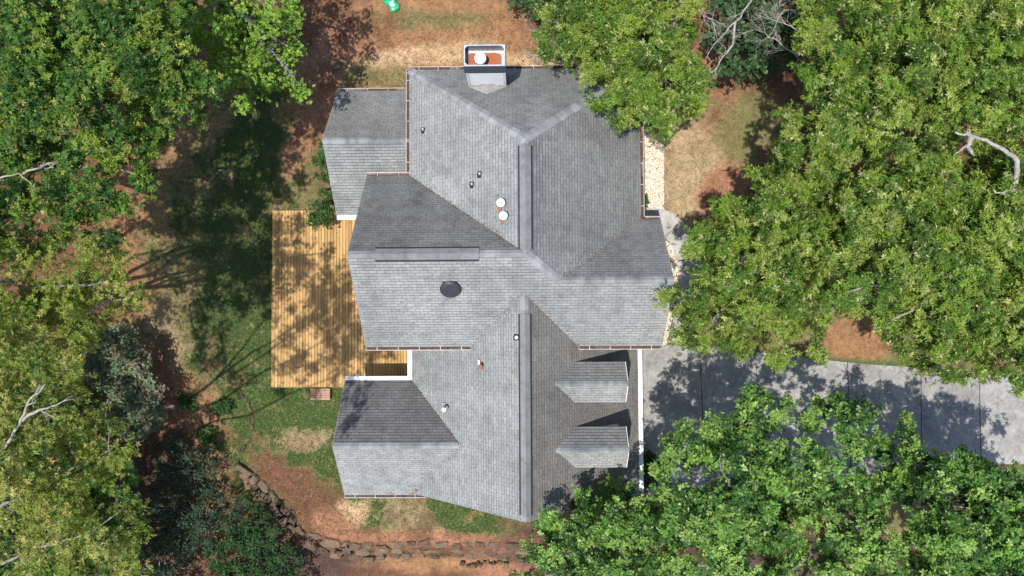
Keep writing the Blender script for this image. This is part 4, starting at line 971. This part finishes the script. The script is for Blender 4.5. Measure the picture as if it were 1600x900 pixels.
# bare branches
def bare_tree(label, lines, base, ztop, seed, rad=.07, depth=3, tw=5, tl=1.1):
    r = random.Random(seed); b0 = at(base[0], base[1], 0); root = empty('bare_tree', b0, label, 'dead tree'); k = 0
    for line in lines:
        b = MB(); n = len(line); pts = [at(u, v, z) for u, v, z in line]; fine = []
        for i in range(n - 1):
            for j in range(4): fine.append(pts[i].lerp(pts[i + 1], j / 4) + Vector((r.uniform(-.04, .04), r.uniform(-.04, .04), r.uniform(-.04, .04))))
        fine.append(pts[-1]); N_ = len(fine); b.tube(fine, [rad * (1 - .75 * i / N_) for i in range(N_)], 7)
        for _ in range(tw):
            i = r.randint(N_ // 3, N_ - 1); d = (fine[i] - fine[i - 1]).normalized(); twigs(b, fine[i], d + Vector((r.uniform(-1, 1), r.uniform(-1, 1), r.uniform(-.3, .5))) * .8, tl * r.uniform(.6, 1.2), rad * .4, r, depth)
        b.build('branch', M['deadwood'], root, True)
    return root
bare_tree('bare grey forked branch reaching down between the top oak and dark tree', [[(1185, -40, 4), (1172, 5, 7), (1150, 35, 7.5), (1128, 55, 7.6), (1105, 85, 7.5)], [(1150, 35, 7.5), (1145, 70, 7.4), (1125, 95, 7.2), (1112, 115, 7)]], (1190, -30), 8, 301, .06, 2, 3, .8)
bare_tree('tangle of thin bleached twigs at the top, right beside the top oak', [[(1060, -30, 3), (1080, -10, 8), (1065, 20, 8.6), (1050, 32, 8.6)], [(1080, -10, 8), (1100, 25, 8.4), (1120, 40, 8.2)], [(1050, 70, 8), (1042, 95, 8.6), (1035, 105, 8.6)]], (1075, -20), 8, 302, .045, 3, 5, .8)
bare_tree('low bare grey shrub of thin twigs beside the chimney', [[(890, 106, 0), (882, 92, 1.2), (866, 76, 1.6), (845, 60, 1.7)], [(884, 100, .5), (860, 92, 1.2), (835, 82, 1.4)], [(890, 106, .1), (870, 70, 1.8), (838, 45, 2.0)]], (890, 104), 3, 303, .045, 3, 6, .8)
bare_tree('bleached dead limb curling in the canopy at the right edge', [[(1640, 330, 6), (1586, 295, 10.6), (1590, 250, 11.3), (1560, 228, 11.6), (1520, 212, 11.8), (1492, 206, 11.8)], [(1520, 212, 11.8), (1512, 228, 11.6), (1522, 243, 11.3)], [(1586, 295, 10.6), (1566, 302, 10.9)]], (1500, 400), 12, 304, .13, 1, 1, .4)
bare_tree('pale bare limb rising through the leaves at the bottom left edge', [[(-60, 790, 15), (5, 705, 19.0), (28, 665, 19.6), (48, 625, 19.9), (70, 600, 20)], [(35, 655, 19.6), (60, 640, 19.9), (80, 635, 20)]], (150, 720), 16, 305, .055, 1, 2, .5)
bare_tree('pale bare twigs among dark leaves at the left edge near the top', [[(-40, 290, 9), (0, 277, 12.2), (30, 272, 12.5), (50, 288, 12.5)], [(30, 272, 12.5), (60, 262, 12.6), (85, 262, 12.5)]], (60, 290), 12, 306, .05, 1, 3, .5)
bare_tree('fine grey twigs crossing the dark tree at the upper right', [[(1270, 110, 5), (1240, 85, 7.6), (1210, 60, 7.8), (1180, 45, 7.8)], [(1265, 60, 7), (1235, 40, 7.8), (1205, 30, 7.8)], [(1255, 20, 7), (1225, 15, 7.9), (1200, 60, 7.8)]], (1250, 100), 8, 307, .035, 3, 5, .9)

V_, C_ = leaves(rl, LP, np.tile([0, 0, 1.0], (len(LP), 1)) + rl.normal(size=LP.shape) * .25, 1, .10, .035, pal[rl.randint(0, 4, len(LP))], elev_=(0, 12), droop=.0)
tag(part('roof_leaf_debris', bulk(V_, np.arange(len(V_)).reshape(-1, 4), C_), M['blade'], roof), None, None, None, 'stuff')
# ------------------------------------------------------------------ ground cover
rg = np.random.RandomState(9)
n = 260000; x = rg.uniform(-22, 6.5, n); y = rg.uniform(-12, 13.5, n); u, v = gpix(x, y)
cg = soil_colour(x, y); dens_ = np.clip((cg[:, 1] - cg[:, 0] * .92) / .03, 0, 1) + .05
keep = (rg.uniform(size=n) < dens_) & ~((x > -13.7) & (x < 5.6) & (y > -3.9) & (y < 5.8)) & ~((x > -8.6) & (x < 5.5) & (y > -8.7) & (y < 11.2))
x, y = x[keep], y[keep]; K = len(x); z = gz(x, y)
cen = np.stack([x, y, z], -1); nr = np.tile([0, 0, 1.0], (K, 1)) + rg.normal(size=(K, 3)) * .1
pal = np.array([(.09, .17, .045), (.11, .19, .05), (.16, .19, .075), (.075, .14, .038), (.26, .22, .12)]); cc = pal[rg.randint(0, 5, K)]
V_, C_ = leaves(rg, cen, nr, 5, .10, .018, cc, elev_=(25, 75), fold=.1, wpos=.4, droop=.2)
tag(part('grass', bulk(V_, np.arange(len(V_)).reshape(-1, 4), C_), M['blade'], None), 'short patchy grass of the lawn round the deck and below the gable', None, None, 'stuff')
# fallen leaves and straw on bare soil
n = 75000; x = rg.uniform(-24, 12, n); y = rg.uniform(-13, 17, n); cg = soil_colour(x, y)
keep = (rg.uniform(size=n) < np.where(cg[:, 0] > cg[:, 1], .8, .12)) & ~((x > -13.7) & (x < 6.6) & (y > -3.9) & (y < 5.8)) & ~((x > -9) & (x < 6.6) & (y > -9) & (y < 11.8)); x, y = x[keep], y[keep]; K = len(x)
cen = np.stack([x, y, gz(x, y) + .015], -1); nr = np.tile([0, 0, 1.0], (K, 1)) + rg.normal(size=(K, 3)) * .2
pal = np.array([(.30, .16, .08), (.22, .11, .06), (.40, .27, .15), (.12, .07, .045), (.09, .05, .035), (.34, .20, .11), (.55, .48, .38)]); cc = pal[rg.choice(7, K, p=[.2, .2, .12, .18, .15, .13, .02])]
V_, C_ = leaves(rg, cen, nr, 2, .11, .03, cc, elev_=(0, 18), fold=.1, wpos=.5, droop=.05)
tag(part('fallen_leaves', bulk(V_, np.arange(len(V_)).reshape(-1, 4), C_), M['blade'], None), 'brown fallen leaves and pine straw scattered on the bare soil', None, None, 'stuff')

x = np.concatenate([rg.uniform(-13.6, -7.5, 260), rg.uniform(6.4, 27, 900)]); y = np.concatenate([rg.uniform(-3.8, 5.7, 260), rg.uniform(-9.3, -1.7, 900)])
z = np.concatenate([np.full(260, .515), np.full(900, .058)]); cen = np.stack([x, y, z], -1); K = len(x)
V_, C_ = leaves(rg, cen, np.tile([0, 0, 1.0], (K, 1)) + rg.normal(size=(K, 3)) * .15, 1, .10, .035, pal[rg.choice(6, K)], elev_=(0, 10), fold=.1, wpos=.5, droop=.0)
tag(part('fallen_leaves', bulk(V_, np.arange(len(V_)).reshape(-1, 4), C_), M['blade'], None), 'few brown fallen leaves lying on the deck boards and the driveway', None, None, 'stuff')
# ------------------------------------------------------------------ green bag at the top edge
M['bag'] = plain('green_plastic_sack', (0.012, 0.36, 0.15), 0.3, 0.5, var=.25, scale=5)
bp = at(613, 6, .12); r = random.Random(3); nu, nv = 14, 9; vv = []; ff = []
dirv = Vector((.55, -.83, 0)); sd2 = Vector((.83, .55, 0))
for j in range(nv + 1):
    t = j / nv
    for i in range(nu):
        a = 2 * pi * i / nu; wd = (.30 + .05 * sin(t * 9)) * (1 - max(0, t - .8) * 2.2) * (1 + r.uniform(-.08, .08)); hh = .12 * (1 - abs(2 * t - 1) ** 3 * .7) * (1 + r.uniform(-.15, .15))
        vv.append(bp + dirv * (t - .5) * .95 + sd2 * cos(a) * wd + Vector((0, 0, sin(a) * hh)))
for j in range(nv):
    for i in range(nu): q = j * nu; ff.append((q + i, q + (i + 1) % nu, q + nu + (i + 1) % nu, q + nu + i))
ff.append(tuple(range(nu))[::-1]); ff.append(tuple(nv * nu + i for i in range(nu)))
bag = empty('plastic_sack', (bp.x, bp.y, 0), 'crumpled bright green plastic sack lying at the top edge', 'sack'); part('sack_body', mesh(vv, ff, True), M['bag'], bag)
q = [bp + dirv * a + sd2 * b + Vector((0, 0, .135)) for a, b in ((-.1, -.12), (.2, -.14), (.22, .1), (.12, .02), (-.08, .14))]
MB().prism(ccw([(p.x, p.y) for p in q])[0], bp.z + .13, .02).build('printed_patch', M['white'], bag)
print('tris', sum(sum(len(p.vertices) - 2 for p in o.data.polygons) for o in C.objects if o.type == 'MESH' and len(o.data.polygons) < 5000) + sum(2 * len(o.data.polygons) for o in C.objects if o.type == 'MESH' and len(o.data.polygons) >= 5000))
